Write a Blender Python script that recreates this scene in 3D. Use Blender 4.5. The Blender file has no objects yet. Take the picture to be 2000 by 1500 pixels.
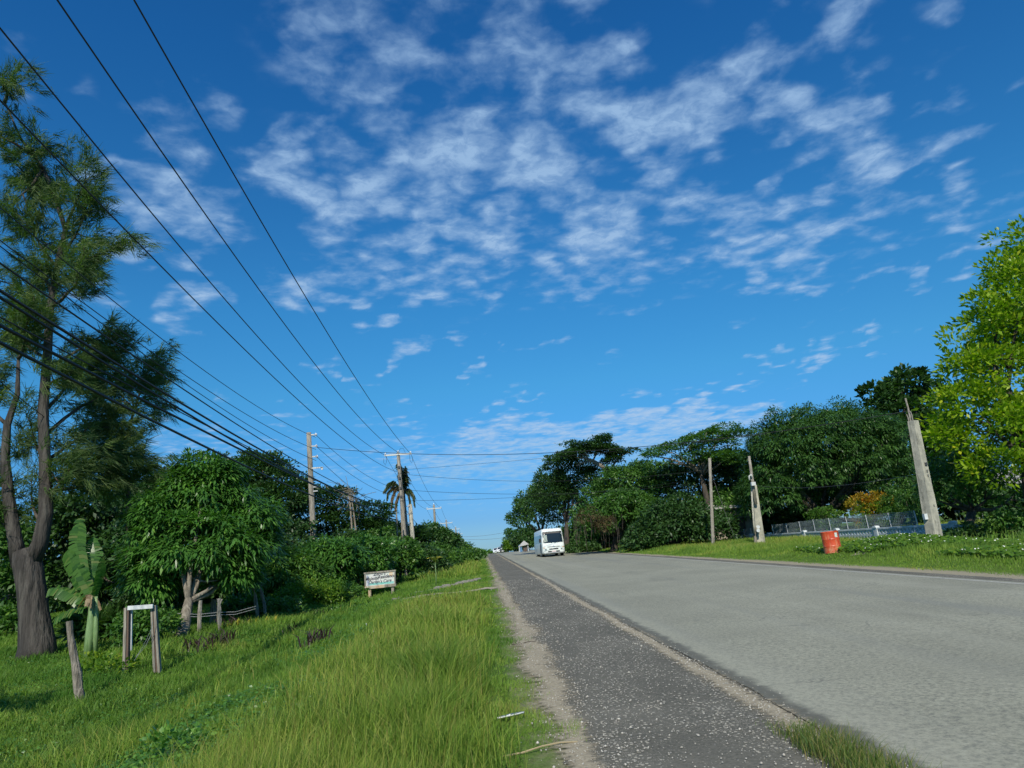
import bpy, math, random
import numpy as np
from mathutils import Vector, Matrix

# ------------------------------------------------------------------ camera
S = bpy.context.scene
COL = S.collection
F = 1387.0; PX = 1000.0; PY = 750.0
RHO = math.radians(4.86); PITCH = math.radians(13.2); YAW = math.radians(3.53)
EYE = np.array([0, 0, 1.6])
fwd = np.array([math.sin(YAW)*math.cos(PITCH), math.cos(YAW)*math.cos(PITCH), math.sin(PITCH)])
r0 = np.array([math.cos(YAW), -math.sin(YAW), 0.0]); u0 = np.cross(r0, fwd)
right = r0*math.cos(RHO) - u0*math.sin(RHO)
up = u0*math.cos(RHO) + r0*math.sin(RHO)
cam = bpy.data.cameras.new('camera'); camo = bpy.data.objects.new('camera', cam); COL.objects.link(camo)
cam.sensor_width = 36.0; cam.lens = F*36.0/2000.0; cam.clip_start = 0.05; cam.clip_end = 60000
camo.matrix_world = Matrix(((right[0], up[0], -fwd[0], EYE[0]), (right[1], up[1], -fwd[1], EYE[1]),
                            (right[2], up[2], -fwd[2], EYE[2]), (0, 0, 0, 1)))
S.camera = camo

# ------------------------------------------------------------------ sun, exposure
SUN_EL = math.radians(38); SUN_AZ = math.radians(180+7)     # azimuth clockwise from +Y: behind the camera, to its left
sdir = Vector((math.sin(SUN_AZ)*math.cos(SUN_EL), math.cos(SUN_AZ)*math.cos(SUN_EL), math.sin(SUN_EL)))
sl = bpy.data.lights.new('sun', 'SUN'); sl.energy = 4.7; sl.angle = math.radians(0.53); sl.color = (1.0, 0.935, 0.80)
so = bpy.data.objects.new('sun', sl); COL.objects.link(so); so.location = (0, 0, 60)
so.rotation_euler = sdir.to_track_quat('Z', 'Y').to_euler()
S.view_settings.view_transform = 'Standard'; S.view_settings.look = 'None'
S.view_settings.gamma = 1; S.view_settings.use_curve_mapping = False
S.view_settings.exposure = 0.0
S.cycles.max_bounces = 6; S.cycles.diffuse_bounces = 3; S.cycles.transmission_bounces = 4
S.cycles.transparent_max_bounces = 8; S.cycles.glossy_bounces = 2

# ------------------------------------------------------------------ node helper
class N:
    def __init__(self, tree): self.t = tree
    def __call__(self, kind, _in=None, **kw):
        n = self.t.nodes.new('ShaderNode'+kind)
        for k, v in kw.items(): setattr(n, k, v)
        for k, v in (_in or {}).items():
            s = n.inputs[k]
            if isinstance(v, bpy.types.NodeSocket): self.t.links.new(v, s)
            else: s.default_value = v
        return n
    def math(self, op, a, b=None, c=None, clamp=False):
        i = {0: a}
        if b is not None: i[1] = b
        if c is not None: i[2] = c
        n = self('Math', i, operation=op); n.use_clamp = clamp; return n.outputs[0]
    def mix(self, f, a, b, blend='MIX'):
        n = self('Mix', {'Factor': f, 6: a, 7: b}, data_type='RGBA', blend_type=blend); return n.outputs[2]
    def ramp(self, f, stops, interp='LINEAR'):
        n = self('ValToRGB', {0: f}); cr = n.color_ramp; cr.interpolation = interp
        while len(cr.elements) < len(stops): cr.elements.new(0.5)
        for e, (p, c) in zip(cr.elements, stops):
            e.position = p; e.color = c if len(c) == 4 else (*c, 1)
        return n.outputs[0]
    def mr(self, v, a, b, c=0.0, d=1.0, interp='SMOOTHSTEP'):
        return self('MapRange', {'Value': v, 1: a, 2: b, 3: c, 4: d}, interpolation_type=interp).outputs[0]
def g3(v): return (v, v, v, 1)

# ------------------------------------------------------------------ world
def raydir(px, py):
    d = fwd + right*(px-PX)/F - up*(py-PY)/F
    return d/np.linalg.norm(d)
W = bpy.data.worlds.new('World'); S.world = W; W.use_nodes = True
wt = W.node_tree; wt.nodes.clear(); n = N(wt)
sky = n('TexSky', sky_type='NISHITA', sun_disc=False, sun_elevation=SUN_EL, sun_rotation=SUN_AZ,
        air_density=1.0, dust_density=0.25, ozone_density=2.6, altitude=10.0)
co = n('TexCoord').outputs['Generated']
sep = n('SeparateXYZ', {0: co})
# clearer, bluer tropical air than the sky model gives: per-elevation tint
tint = n.ramp(n.math('MAXIMUM', sep.outputs[2], 0.0), [(0.0, (.25, .455, .77)), (.045, (.185, .39, .745)), (.225, (.195, .627, .845)), (.335, (.178, .67, .936)), (.62, (.109, .59, 1.0)), (1.0, (.10, .50, .92))])
skyc = n.mix(1.0, sky.outputs[0], tint, 'MULTIPLY')
# the cloud sheet overhead and behind the camera, as loose scattered cloud
zz = n.math('ADD', n.math('MAXIMUM', sep.outputs[2], 0.0), 0.05)
pl = n('CombineXYZ', {0: n.math('DIVIDE', sep.outputs[0], zz), 1: n.math('DIVIDE', sep.outputs[1], zz), 2: 0.3}).outputs[0]
nzw = n('TexNoise', {'Vector': pl, 'Scale': 3.0, 'Detail': 4.0}).outputs['Fac']
away = n.mr(n('VectorMath', {0: co, 1: tuple(raydir(1000, 420))}, operation='DOT_PRODUCT').outputs['Value'], 0.74, 0.60, 0.0, 0.5)
away = n.math('MULTIPLY', away, n.mr(sep.outputs[2], 0.1, 0.35))
fin = n.mix(n.math('MULTIPLY', away, n.mr(nzw, .48, .64)), skyc, (3.0, 4.6, 7.0, 1))
SKYS = 0.132
bg = n('Background', {0: fin, 1: SKYS}); n('OutputWorld', {0: bg.outputs[0]})

# ------------------------------------------------------------------ broken altocumulus sheet, 1500 m up
CL = [(275,375,90,55,.9,10),(260,470,80,38,.7,0),(425,440,85,60,.95,0),(560,300,55,65,.95,30),(600,360,50,45,.8,0),(710,395,90,48,1.1,5),(790,425,40,20,.7,0),
 (850,290,95,70,1.1,0),(860,360,60,60,.9,0),(760,230,110,60,.7,0),(1050,320,105,75,1.15,0),(1130,390,60,50,.8,0),(950,230,110,45,.7,0),(972,488,70,40,1.2,0),(1165,455,80,48,1.1,15),(1215,410,35,35,.8,0),
 (1230,225,120,55,1.0,10),(1400,210,130,45,.9,-8),(1560,245,110,45,.85,-10),(1300,290,90,40,.6,0),(1370,370,120,35,.9,0),(1530,385,60,22,.7,0),(1700,310,150,35,.8,-8),(1860,290,80,30,.5,-10),
 (1580,460,110,40,.75,-10),(1400,440,100,40,.85,0),(1520,510,45,22,.8,0),(1690,430,60,50,.5,0),(1870,410,60,40,.6,-25),(1770,370,60,30,.6,-15),(1740,540,50,20,.85,-5),(1840,525,50,18,.7,-15),(1940,470,60,35,.7,-10),(1550,555,90,26,.75,-12),
 (1172,556,42,19,.95,5),(1096,526,34,23,.95,0),(1000,543,22,16,.8,0),(837,540,36,26,1,0),(793,490,42,30,1,0),(683,500,45,32,.75,10),(728,525,22,35,.6,0),(880,455,70,26,.9,-8),(585,560,60,35,.75,15),(380,600,62,42,.85,0),(210,565,40,28,.6,0),(565,608,30,20,.8,0),
 (790,627,24,17,1,0),(728,635,30,13,.7,-15),(755,715,32,16,.8,-25),(655,730,24,12,.7,0),(600,735,24,12,.6,0),(688,585,38,15,.8,0),(912,687,18,11,.9,-20),(957,599,16,9,.8,0),(820,700,50,8,.5,-25),(678,68,55,36,.55,0),(1070,40,110,60,.8,0),(1020,90,60,30,.5,0),(1190,100,70,40,.65,-30),(1240,50,60,50,.45,0),
 (1440,130,110,55,.65,-25),(1480,30,60,45,.65,-20),(1680,40,110,55,.65,-30),(1900,50,90,35,.4,-30),(1640,110,60,60,.4,0),(1850,190,60,30,.6,-30),(1750,170,90,40,.35,0),(900,120,70,45,.45,20),(410,200,50,35,.55,35),(200,200,60,30,.3,0),(340,270,60,60,.45,35),(60,60,70,35,.3,0),(60,170,60,40,.3,0),(480,300,60,50,.3,30),
 (965,790,55,9,.7,-8),(1040,772,25,6,.6,-12),(1575,707,45,12,.85,-8),(1510,690,30,9,.6,-8),(1670,665,90,11,.6,-8),(1400,740,60,9,.4,-8),(760,790,60,14,.5,0),(470,770,40,8,.4,0),(570,812,40,8,.4,0),
 (1200,850,300,38,1.05,-4),(930,895,190,55,.75,0),(1430,810,130,22,.7,-4),(1350,880,160,50,.7,0),(1100,925,300,40,.55,0),(300,900,160,70,.5,0),(560,930,200,50,.35,0),(1480,560,50,15,.4,0),(1240,600,60,10,.3,0),(1630,600,60,10,.4,-8),(1030,655,60,8,.35,0),(1180,715,40,10,.3,0),(1868,632,42,26,.40,0)]
def vnoise(x, y, seed):
    r = np.random.RandomState(seed); T = r.rand(256, 256)*2-1; xi = np.floor(x).astype(int); yi = np.floor(y).astype(int); fx = x-xi; fy = y-yi
    fx = fx*fx*(3-2*fx); fy = fy*fy*(3-2*fy); g = lambda a, b: T[a % 256, b % 256]
    return (g(xi, yi)*(1-fx)+g(xi+1, yi)*fx)*(1-fy)+(g(xi, yi+1)*(1-fx)+g(xi+1, yi+1)*fx)*fy
def fbm(x, y, seed, o=4): return sum(vnoise(x*2**k_, y*2**k_, seed+k_)/2**k_ for k_ in range(o))
def build_clouds():
    el = np.radians(np.concatenate([np.linspace(2.2, 12, 60), np.linspace(12.25, 56, 170)])); az = np.radians(np.linspace(-52, 60, 400))
    A_, E_ = np.meshgrid(az, el); D = np.stack([np.sin(A_)*np.cos(E_), np.cos(A_)*np.cos(E_), np.sin(E_)], -1).reshape(-1, 3)
    X, Y = D[:, 0]/(D[:, 2]+.08), D[:, 1]/(D[:, 2]+.08)
    wx, wy, wz = [fbm(X*5, Y*5, q, 4)*.030 for q in (1, 11, 21)]
    Dw = D+np.stack([wx, wy, wz], 1); Dw /= np.linalg.norm(Dw, axis=1, keepdims=True)
    acc = np.zeros(len(D))
    for (px, py, rx, ry, st, ang) in CL:
        d = raydir(px, py); zc = Dw@fwd; u = (Dw@right/zc)*F+PX; v = PY-(Dw@up/zc)*F; a = math.radians(ang)
        k_ = zc > .1; du, dv_ = u-px, v-py
        q = np.hypot((du*math.cos(a)+dv_*math.sin(a))/(rx*1.42), (-du*math.sin(a)+dv_*math.cos(a))/(ry*1.42))
        m_ = np.where(k_, st*np.clip(1-q, 0, 1)**.8*1.15, 0); m_ = np.minimum(m_, st)
        acc = acc+m_*(1-.55*np.clip(acc, 0, 1))
    thin = np.clip(fbm(X*1.6, Y*1.6, 31, 4)*.5+.22, 0, .42)*sm(.27, .40, D[:, 2])*sm(-.30, -.12, D[:, 0])
    acc = np.maximum(acc, thin)
    P_ = D*(1500/D[:, 2:3])
    nr, nc_ = len(el), len(az); i_, j_ = np.meshgrid(np.arange(nc_-1), np.arange(nr-1)); a = (j_*nc_+i_).ravel()
    me = bpy.data.meshes.new('clouds'); f = np.stack([a, a+nc_, a+nc_+1, a+1], 1).astype(np.int32)
    me.vertices.add(len(P_)); me.vertices.foreach_set('co', P_.astype(np.float32).ravel()); me.loops.add(f.size); me.loops.foreach_set('vertex_index', f.ravel())
    me.polygons.add(len(f)); me.polygons.foreach_set('loop_start', np.arange(0, f.size, 4, dtype=np.int32)); me.polygons.foreach_set('loop_total', np.full(len(f), 4, np.int32))
    at_ = me.attributes.new('c', 'FLOAT', 'POINT'); at_.data.foreach_set('value', acc.astype(np.float32)); me.update(calc_edges=True)
    m = bpy.data.materials.new('cloud'); m.use_nodes = True; m.node_tree.nodes.clear(); n = N(m.node_tree)
    base = n('Attribute', attribute_name='c').outputs['Fac']
    pos = n('VectorMath', {0: n('NewGeometry').outputs['Position'], 'Scale': 1/1500.}, operation='SCALE').outputs[0]
    px_ = n('SeparateXYZ', {0: pos}); r_ = n('VectorMath', {0: pos}, operation='LENGTH').outputs['Value']
    # far cloud is seen edge-on: shrink its pattern with distance so that it does not smear
    fz = n.math('DIVIDE', 1.0, n.math('ADD', 1.0, n.math('MULTIPLY', r_, .06)))
    pv = n('VectorMath', {0: pos, 'Scale': fz}, operation='SCALE').outputs[0]
    nz = n('TexNoise', {'Vector': pv, 'Scale': 13.0, 'Detail': 8.0, 'Roughness': .58, 'Distortion': .2}).outputs['Fac']
    nb = n('TexNoise', {'Vector': pv, 'Scale': 3.4, 'Detail': 3.0}).outputs['Fac']
    nd_ = n('TexNoise', {'Vector': pv, 'Scale': 9.0, 'Detail': 3.0}).outputs['Color']
    pw = n('VectorMath', {0: n('VectorMath', {0: nd_, 1: (.5, .5, .5)}, operation='SUBTRACT').outputs[0], 'Scale': .16}, operation='SCALE').outputs[0]
    vo = n('TexVoronoi', {'Vector': n('VectorMath', {0: pv, 1: pw}, operation='ADD').outputs[0], 'Scale': 10.0, 'Smoothness': .7}, feature='SMOOTH_F1').outputs['Distance']
    cell = n.math('MULTIPLY', n.math('SUBTRACT', .44, vo), 1.35)
    den = n.math('ADD', n.math('ADD', n.math('MULTIPLY', base, 1.0), cell), n.math('ADD', n.math('MULTIPLY', n.math('SUBTRACT', nz, .5), 1.7), n.math('MULTIPLY', n.math('SUBTRACT', nb, .5), .5)))
    den = n.math('MULTIPLY', n.mr(den, .02, 1.55), n.mr(base, .02, .30))
    den = n.math('MULTIPLY', den, n.mr(r_, 24, 13))
    nf = n('TexNoise', {'Vector': n('VectorMath', {0: pv, 1: pw}, operation='ADD').outputs[0], 'Scale': 26.0, 'Detail': 6.0, 'Roughness': .6}).outputs['Fac']
    den = n.math('MULTIPLY', den, n.mr(nf, .28, .66, .62, 1.12), clamp=True)
    ccol = n.mix(n.mr(r_, 1.6, 4.5), (.33, .51, .76, 1), (.41, .58, .82, 1))
    ccol = n.mix(n.mr(r_, 5, 10), ccol, (.27, .52, .80, 1))
    e = n('Emission', {0: ccol, 1: 1.0}); t = n('BsdfTransparent')
    finish(n, n('MixShader', {0: n.math('MULTIPLY', den, .90), 1: t.outputs[0], 2: e.outputs[0]}).outputs[0])
    me.materials.append(m); o = bpy.data.objects.new('clouds', me); COL.objects.link(o); o['kind'] = 'structure'

# ------------------------------------------------------------------ pixel helpers: where a thing of the photograph stands in the world
def ray(px, py): return fwd + right*(px-PX)/F - up*(py-PY)/F
def atY(px, py, Y): d = ray(px, py); return EYE + d*(Y/d[1])
def atX(px, py, X): d = ray(px, py); return EYE + d*(X/d[0])
def atZ(px, py, Z): d = ray(px, py); return EYE + d*((Z-1.6)/d[2])
def mpp(px, py, Y):      # metres per photo pixel at that depth
    p = atY(px, py, Y) - EYE; return float(p @ fwd)/F
def sm(a, b, x):
    t = np.clip((np.asarray(x, float)-a)/(b-a), 0, 1); return t*t*(3-2*t)
def zr(y):
    y = np.asarray(y, float)
    u = np.clip(y-100, 0, 128)
    z = np.minimum(y, 100)*0.012 + 0.012*u - (0.032/128)*u*u/2
    return z - 0.02*np.clip(y-228, 0, 1e9)
def wob(x, y, f, s):
    return np.sin(x*f+s)*np.cos(y*f*0.83+1.7*s) + 0.5*np.sin(x*f*2.3+y*f*1.9+s*3.1)
def H(x, y):
    x = np.asarray(x, float); y = np.asarray(y, float)
    z = zr(y)
    drop = 0.72 - 0.36*sm(14, 34, y)
    z = z - drop*sm(1.4, 6.5, -x) - 0.02*sm(0.2, -0.4, x)
    z = z + 0.26*np.exp(-((x+8.2)/3.0)**2 - ((y-23)/5.0)**2)
    z = z + 0.24*sm(11.6, 14.6, x)*(1-.8*sm(29, 42, y)) - 0.58*sm(16.0, 20.5, x)*(1-sm(38, 54, y))
    z = z + 0.34*np.exp(-((x-15.3)/1.4)**2 - ((y-26.2)/2.3)**2)
    off = np.where((x < -1) | (x > 13), 1.0, 0.0)
    z = z + off*0.035*wob(x, y, 0.9, 1.0)
    z = z - 0.05*np.clip(-x-42, 0, 160) - 0.02*np.clip(x-90, 0, 160) 
    z = np.where((x > 0.2) & (x < 11.5), z-0.03, z)
    return z
def ground_at(px, py):
    d = ray(px, py); t = 2.0
    while t < 600:
        p = EYE + d*t
        if p[2] < float(H(p[0], p[1])): break
        t += 0.02 + t*0.001
    return np.array([p[0], p[1], float(H(p[0], p[1]))])

# ------------------------------------------------------------------ materials
MATS = {}
def newmat(name):
    m = bpy.data.materials.new(name); m.use_nodes = True; m.node_tree.nodes.clear(); MATS[name] = m; return m, N(m.node_tree)
def finish(n, sh, disp=None):
    n('OutputMaterial', {0: sh})
def simple(name, c, rough=0.6, metal=0.0, c2=None, scale=6.0, bump=0.0, bscale=40.0, spec=0.5, stretch=None, deep=0.02, stain=None):
    m, n = newmat(name)
    pos = n('TexCoord').outputs['Object']
    if stretch: pos = n('Mapping', {0: pos, 3: stretch}).outputs[0]
    col = (*c, 1)
    if c2 is not None:
        f = n('TexNoise', {'Vector': pos, 'Scale': scale, 'Detail': 6.0, 'Roughness': 0.65}).outputs['Fac']
        col = n.mix(n.mr(f, 0.38, 0.62), col, (*c2, 1))
    if stain:
        g_ = n('TexNoise', {'Vector': n('Mapping', {0: n('TexCoord').outputs['Object'], 3: (3, 3, .5)}).outputs[0], 'Scale': 1.6, 'Detail': 8.0, 'Roughness': .7}).outputs['Fac']
        col = n.mix(n.mr(g_, .50, .66, 0, .85), col, (*stain, 1))
    i = {'Base Color': col, 'Roughness': rough, 'Metallic': metal, 'Specular IOR Level': spec}
    if bump:
        h = n('TexNoise', {'Vector': pos, 'Scale': bscale, 'Detail': 5.0}).outputs['Fac']
        i['Normal'] = n('Bump', {'Strength': bump, 'Distance': deep, 'Height': h}).outputs[0]
    p = n('BsdfPrincipled', i); finish(n, p.outputs[0]); return m
def leafmat(name, c1, c2, trans=0.3, rough=0.5, tcol=None, spec=0.35, c3=None):
    m, n = newmat(name)
    a = n('Attribute', attribute_name='v').outputs['Fac']
    stops = [(0.0, c1), (0.8, c2)] + ([(1.0, c3)] if c3 else [])
    col = n.ramp(a, stops)
    p = n('BsdfPrincipled', {'Base Color': col, 'Roughness': rough, 'Specular IOR Level': spec})
    tc = n.mix(1.0, col, (1.5, 1.9, 0.5, 1), 'MULTIPLY')
    t = n('BsdfTranslucent', {0: tc})
    mx = n('MixShader', {0: trans, 1: p.outputs[0], 2: t.outputs[0]})
    finish(n, mx.outputs[0]); return m
leafmat('leaf_mango', (.014, .048, .012), (.066, .150, .030), .26, .40, c3=(.12, .21, .045))
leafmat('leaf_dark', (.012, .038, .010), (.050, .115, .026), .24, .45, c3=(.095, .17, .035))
leafmat('leaf_mid', (.022, .070, .014), (.085, .190, .030), .30, .42, c3=(.16, .27, .04))
leafmat('leaf_lush', (.024, .078, .018), (.080, .200, .034), .30, .34, c3=(.16, .30, .05))
leafmat('leaf_yellow', (.050, .135, .008), (.240, .350, .016), .36, .36, c3=(.50, .48, .03))
leafmat('leaf_bright', (.040, .110, .010), (.110, .210, .016), .34, .45, c3=(.22, .30, .02))
leafmat('leaf_croton', (.10, .17, .02), (.40, .24, .02), .25, .4, c3=(.42, .12, .015))
leafmat('needle', (.024, .060, .020), (.085, .140, .034), .35, .6, c3=(.17, .22, .05))
leafmat('palm_leaf', (.020, .045, .014), (.05, .08, .022), .22, .5, c3=(.13, .10, .05))
leafmat('palm_dead', (.12, .085, .05), (.20, .15, .09), .2, .7)
leafmat('banana_leaf', (.030, .095, .018), (.085, .19, .035), .38, .32, c3=(.16, .20, .06))
leafmat('dry_leaf', (.16, .11, .06), (.30, .23, .14), .2, .8)
leafmat('purple_leaf', (.030, .016, .018), (.060, .034, .036), .15, .4, c3=(.07, .12, .03))
leafmat('yellow_blade', (.10, .16, .02), (.30, .27, .03), .2, .5)
leafmat('vine_brown', (.05, .035, .018), (.10, .075, .03), .2, .7)
leafmat('flower_white', (.6, .6, .55), (.8, .8, .75), .2, .7)
def grassmat(name, lo, g1, g2, g3c):
    m, n = newmat(name)
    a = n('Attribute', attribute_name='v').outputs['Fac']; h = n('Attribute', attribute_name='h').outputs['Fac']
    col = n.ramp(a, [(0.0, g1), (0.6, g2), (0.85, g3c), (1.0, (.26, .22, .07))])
    col = n.mix(n.mr(h, 0.0, 0.45), (*lo, 1), col)  # shade at the blade feet is painted in; straw tone for the tuft
    tip = n.math('MULTIPLY', n.mr(h, .62, 1.0), n.math('GREATER_THAN', n.math('FRACT', n.math('MULTIPLY', a, 37.7)), .62))
    col = n.mix(n.math('MULTIPLY', tip, .45), col, (.24, .20, .08, 1))
    p = n('BsdfPrincipled', {'Base Color': col, 'Roughness': .55, 'Specular IOR Level': .25})
    t = n('BsdfTranslucent', {0: n.mix(1.0, col, (1.4, 1.6, 0.6, 1), 'MULTIPLY')})
    finish(n, n('MixShader', {0: .3, 1: p.outputs[0], 2: t.outputs[0]}).outputs[0]); return m
grassmat('grass', (.065, .100, .019), (.075, .160, .020), (.165, .275, .034), (.29, .34, .06))
grassmat('grass_tuft', (.12, .10, .04), (.05, .11, .02), (.11, .17, .03), (.24, .22, .08))
grassmat('grass_low', (.060, .110, .018), (.060, .155, .018), (.145, .265, .032), (.24, .33, .06))
simple('bark', (.085, .070, .052), .9, c2=(.040, .032, .025), scale=7, bump=1, bscale=10, stretch=(1, 1, .2), deep=.08)
simple('bark_pale', (.26, .23, .18), .9, c2=(.14, .12, .09), scale=9, bump=.9, bscale=14, stretch=(1, 1, .3), deep=.05)
simple('bark_dark', (.026, .023, .020), .9, c2=(.060, .053, .046), scale=6, bump=1, bscale=7, stretch=(1, 1, .16), deep=.15, stain=(.09, .083, .072))
simple('wood_grey', (.36, .33, .27), .85, c2=(.20, .18, .145), scale=8, bump=.7, bscale=20, stretch=(4, 4, .3), deep=.04, stain=(.12, .11, .09))
simple('wood_post', (.30, .27, .22), .9, c2=(.13, .115, .09), scale=7, bump=1, bscale=14, stretch=(4, 4, .3), deep=.05, stain=(.07, .062, .05))
simple('wood_brown', (.13, .085, .06), .85, c2=(.07, .05, .04), scale=9, bump=.5, bscale=25, stretch=(4, 4, .4))
simple('wood_fresh', (.48, .33, .20), .8, c2=(.40, .36, .28), scale=3, bump=.3, bscale=25)
simple('paint_white', (.60, .63, .63), .6, c2=(.48, .50, .49), scale=9)
simple('concrete', (.43, .405, .32), .9, c2=(.30, .29, .235), scale=2.4, bump=.7, bscale=18, stain=(.15, .145, .115))
simple('concrete_dark', (.20, .20, .18), .9, c2=(.12, .12, .105), scale=4, bump=.4, bscale=22)
simple('wall_white', (.60, .64, .64), .8, c2=(.42, .46, .47), scale=2.5, bump=.2, bscale=20)
simple('wall_plinth', (.28, .33, .35), .85, c2=(.19, .23, .24), scale=3, bump=.2, bscale=20)
simple('stone', (.30, .28, .24), .95, c2=(.13, .125, .10), scale=8, bump=.8, bscale=15)
simple('pebble', (.52, .49, .42), .9, c2=(.30, .28, .24), scale=20)
simple('galvanised', (.46, .47, .47), .45, .6, c2=(.36, .37, .37))
simple('insulator', (.62, .64, .66), .25)
simple('dark_metal', (.05, .05, .055), .5)
simple('cable', (.012, .012, .013), .6)
simple('cable_grey', (.10, .10, .10), .6)
simple('arm_pale', (.50, .52, .50), .6)
simple('rusty_rod', (.22, .19, .15), .8, c2=(.30, .28, .25))
simple('net', (.17, .22, .23), .7)
simple('bus_paint', (.70, .76, .74), .28, c2=(.66, .72, .70), scale=2)
simple('white_car_paint', (.75, .76, .77), .25)
simple('dark_car_paint', (.06, .065, .075), .25)
simple('chrome', (.6, .6, .62), .2, .9)
simple('glass_dark', (.015, .025, .035), .04, spec=.9)
simple('glass_tint', (.03, .06, .085), .05, spec=.9)
simple('glass_windscreen', (.008, .018, .028), .12, spec=.35)
simple('black_plastic', (.012, .012, .013), .5)
simple('interior', (.05, .055, .06), .8)
simple('windshield_glare', (.28, .33, .30), .8)  # tone of the reflection painted on the minibus windshield
simple('tyre', (.02, .02, .02), .85)
simple('rim', (.35, .35, .36), .4, .7)
simple('lamp_glass', (.55, .62, .62), .08, spec=.8)
simple('amber', (.6, .25, .03), .3)
simple('plate', (.62, .50, .50), .5)
simple('label_paper', (.62, .66, .60), .6, c2=(.35, .50, .42), scale=25)
simple('roof_metal', (.38, .37, .33), .7, c2=(.36, .35, .33), scale=3)
simple('tarp_blue', (.06, .16, .30), .6)
simple('house_paint', (.72, .74, .73), .8)
simple('house_beige', (.36, .32, .25), .9, c2=(.25, .22, .17), scale=2)
simple('sign_ink', (.025, .03, .05), .7)
simple('sign_teal', (.13, .42, .36), .7, c2=(.25, .5, .48), scale=14)
simple('sign_orange', (.62, .42, .22), .7, c2=(.55, .5, .42), scale=14)
simple('sign_blue', (.25, .30, .42), .7, c2=(.5, .52, .55), scale=10)
simple('litter', (.75, .76, .74), .6)
simple('twig', (.07, .055, .04), .9)
simple('straw', (.35, .28, .16), .9)
simple('sea', (.03, .10, .17), .35, c2=(.025, .085, .15), scale=.01)
def mat_sign():
    m, n = newmat('sign_board'); p = n('TexCoord').outputs['Object']
    f = n('TexNoise', {'Vector': p, 'Scale': 5.0, 'Detail': 6.0}).outputs['Fac']
    c = n.mix(n.mr(f, .4, .62), (.52, .56, .52, 1), (.60, .60, .58, 1))
    st = n('TexNoise', {'Vector': n('Mapping', {0: p, 3: (6, 1, .6)}).outputs[0], 'Scale': 3.0, 'Detail': 5.0}).outputs['Fac']
    c = n.mix(n.mr(st, .56, .72, 0, .6), c, (.33, .35, .42, 1))
    finish(n, n('BsdfPrincipled', {'Base Color': c, 'Roughness': .7}).outputs[0])
mat_sign()
def mat_barrel():
    m, n = newmat('barrel_red'); p = n('TexCoord').outputs['Object']
    f = n('TexNoise', {'Vector': p, 'Scale': 5.0, 'Detail': 7.0, 'Roughness': .7}).outputs['Fac']
    z = n('SeparateXYZ', {0: p}).outputs[2]
    c = n.mix(n.mr(f, .42, .6), (.50, .055, .018, 1), (.58, .085, .025, 1))
    dust = n.math('MULTIPLY', n.mr(z, .38, .0), n.mr(f, .35, .65))
    c = n.mix(dust, c, (.50, .30, .17, 1))
    f2 = n('TexNoise', {'Vector': p, 'Scale': 14.0, 'Detail': 5.0}).outputs['Fac']
    c = n.mix(n.mr(f2, .58, .68, 0, .85), c, (.20, .06, .03, 1))
    f3 = n('TexNoise', {'Vector': n('Mapping', {0: p, 3: (3, 3, .6)}).outputs[0], 'Scale': 4.0, 'Detail': 7.0}).outputs['Fac']
    c = n.mix(n.mr(f3, .52, .68, 0, .55), c, (.60, .24, .12, 1))
    finish(n, n('BsdfPrincipled', {'Base Color': c, 'Roughness': .38}).outputs[0])
mat_barrel()
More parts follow.
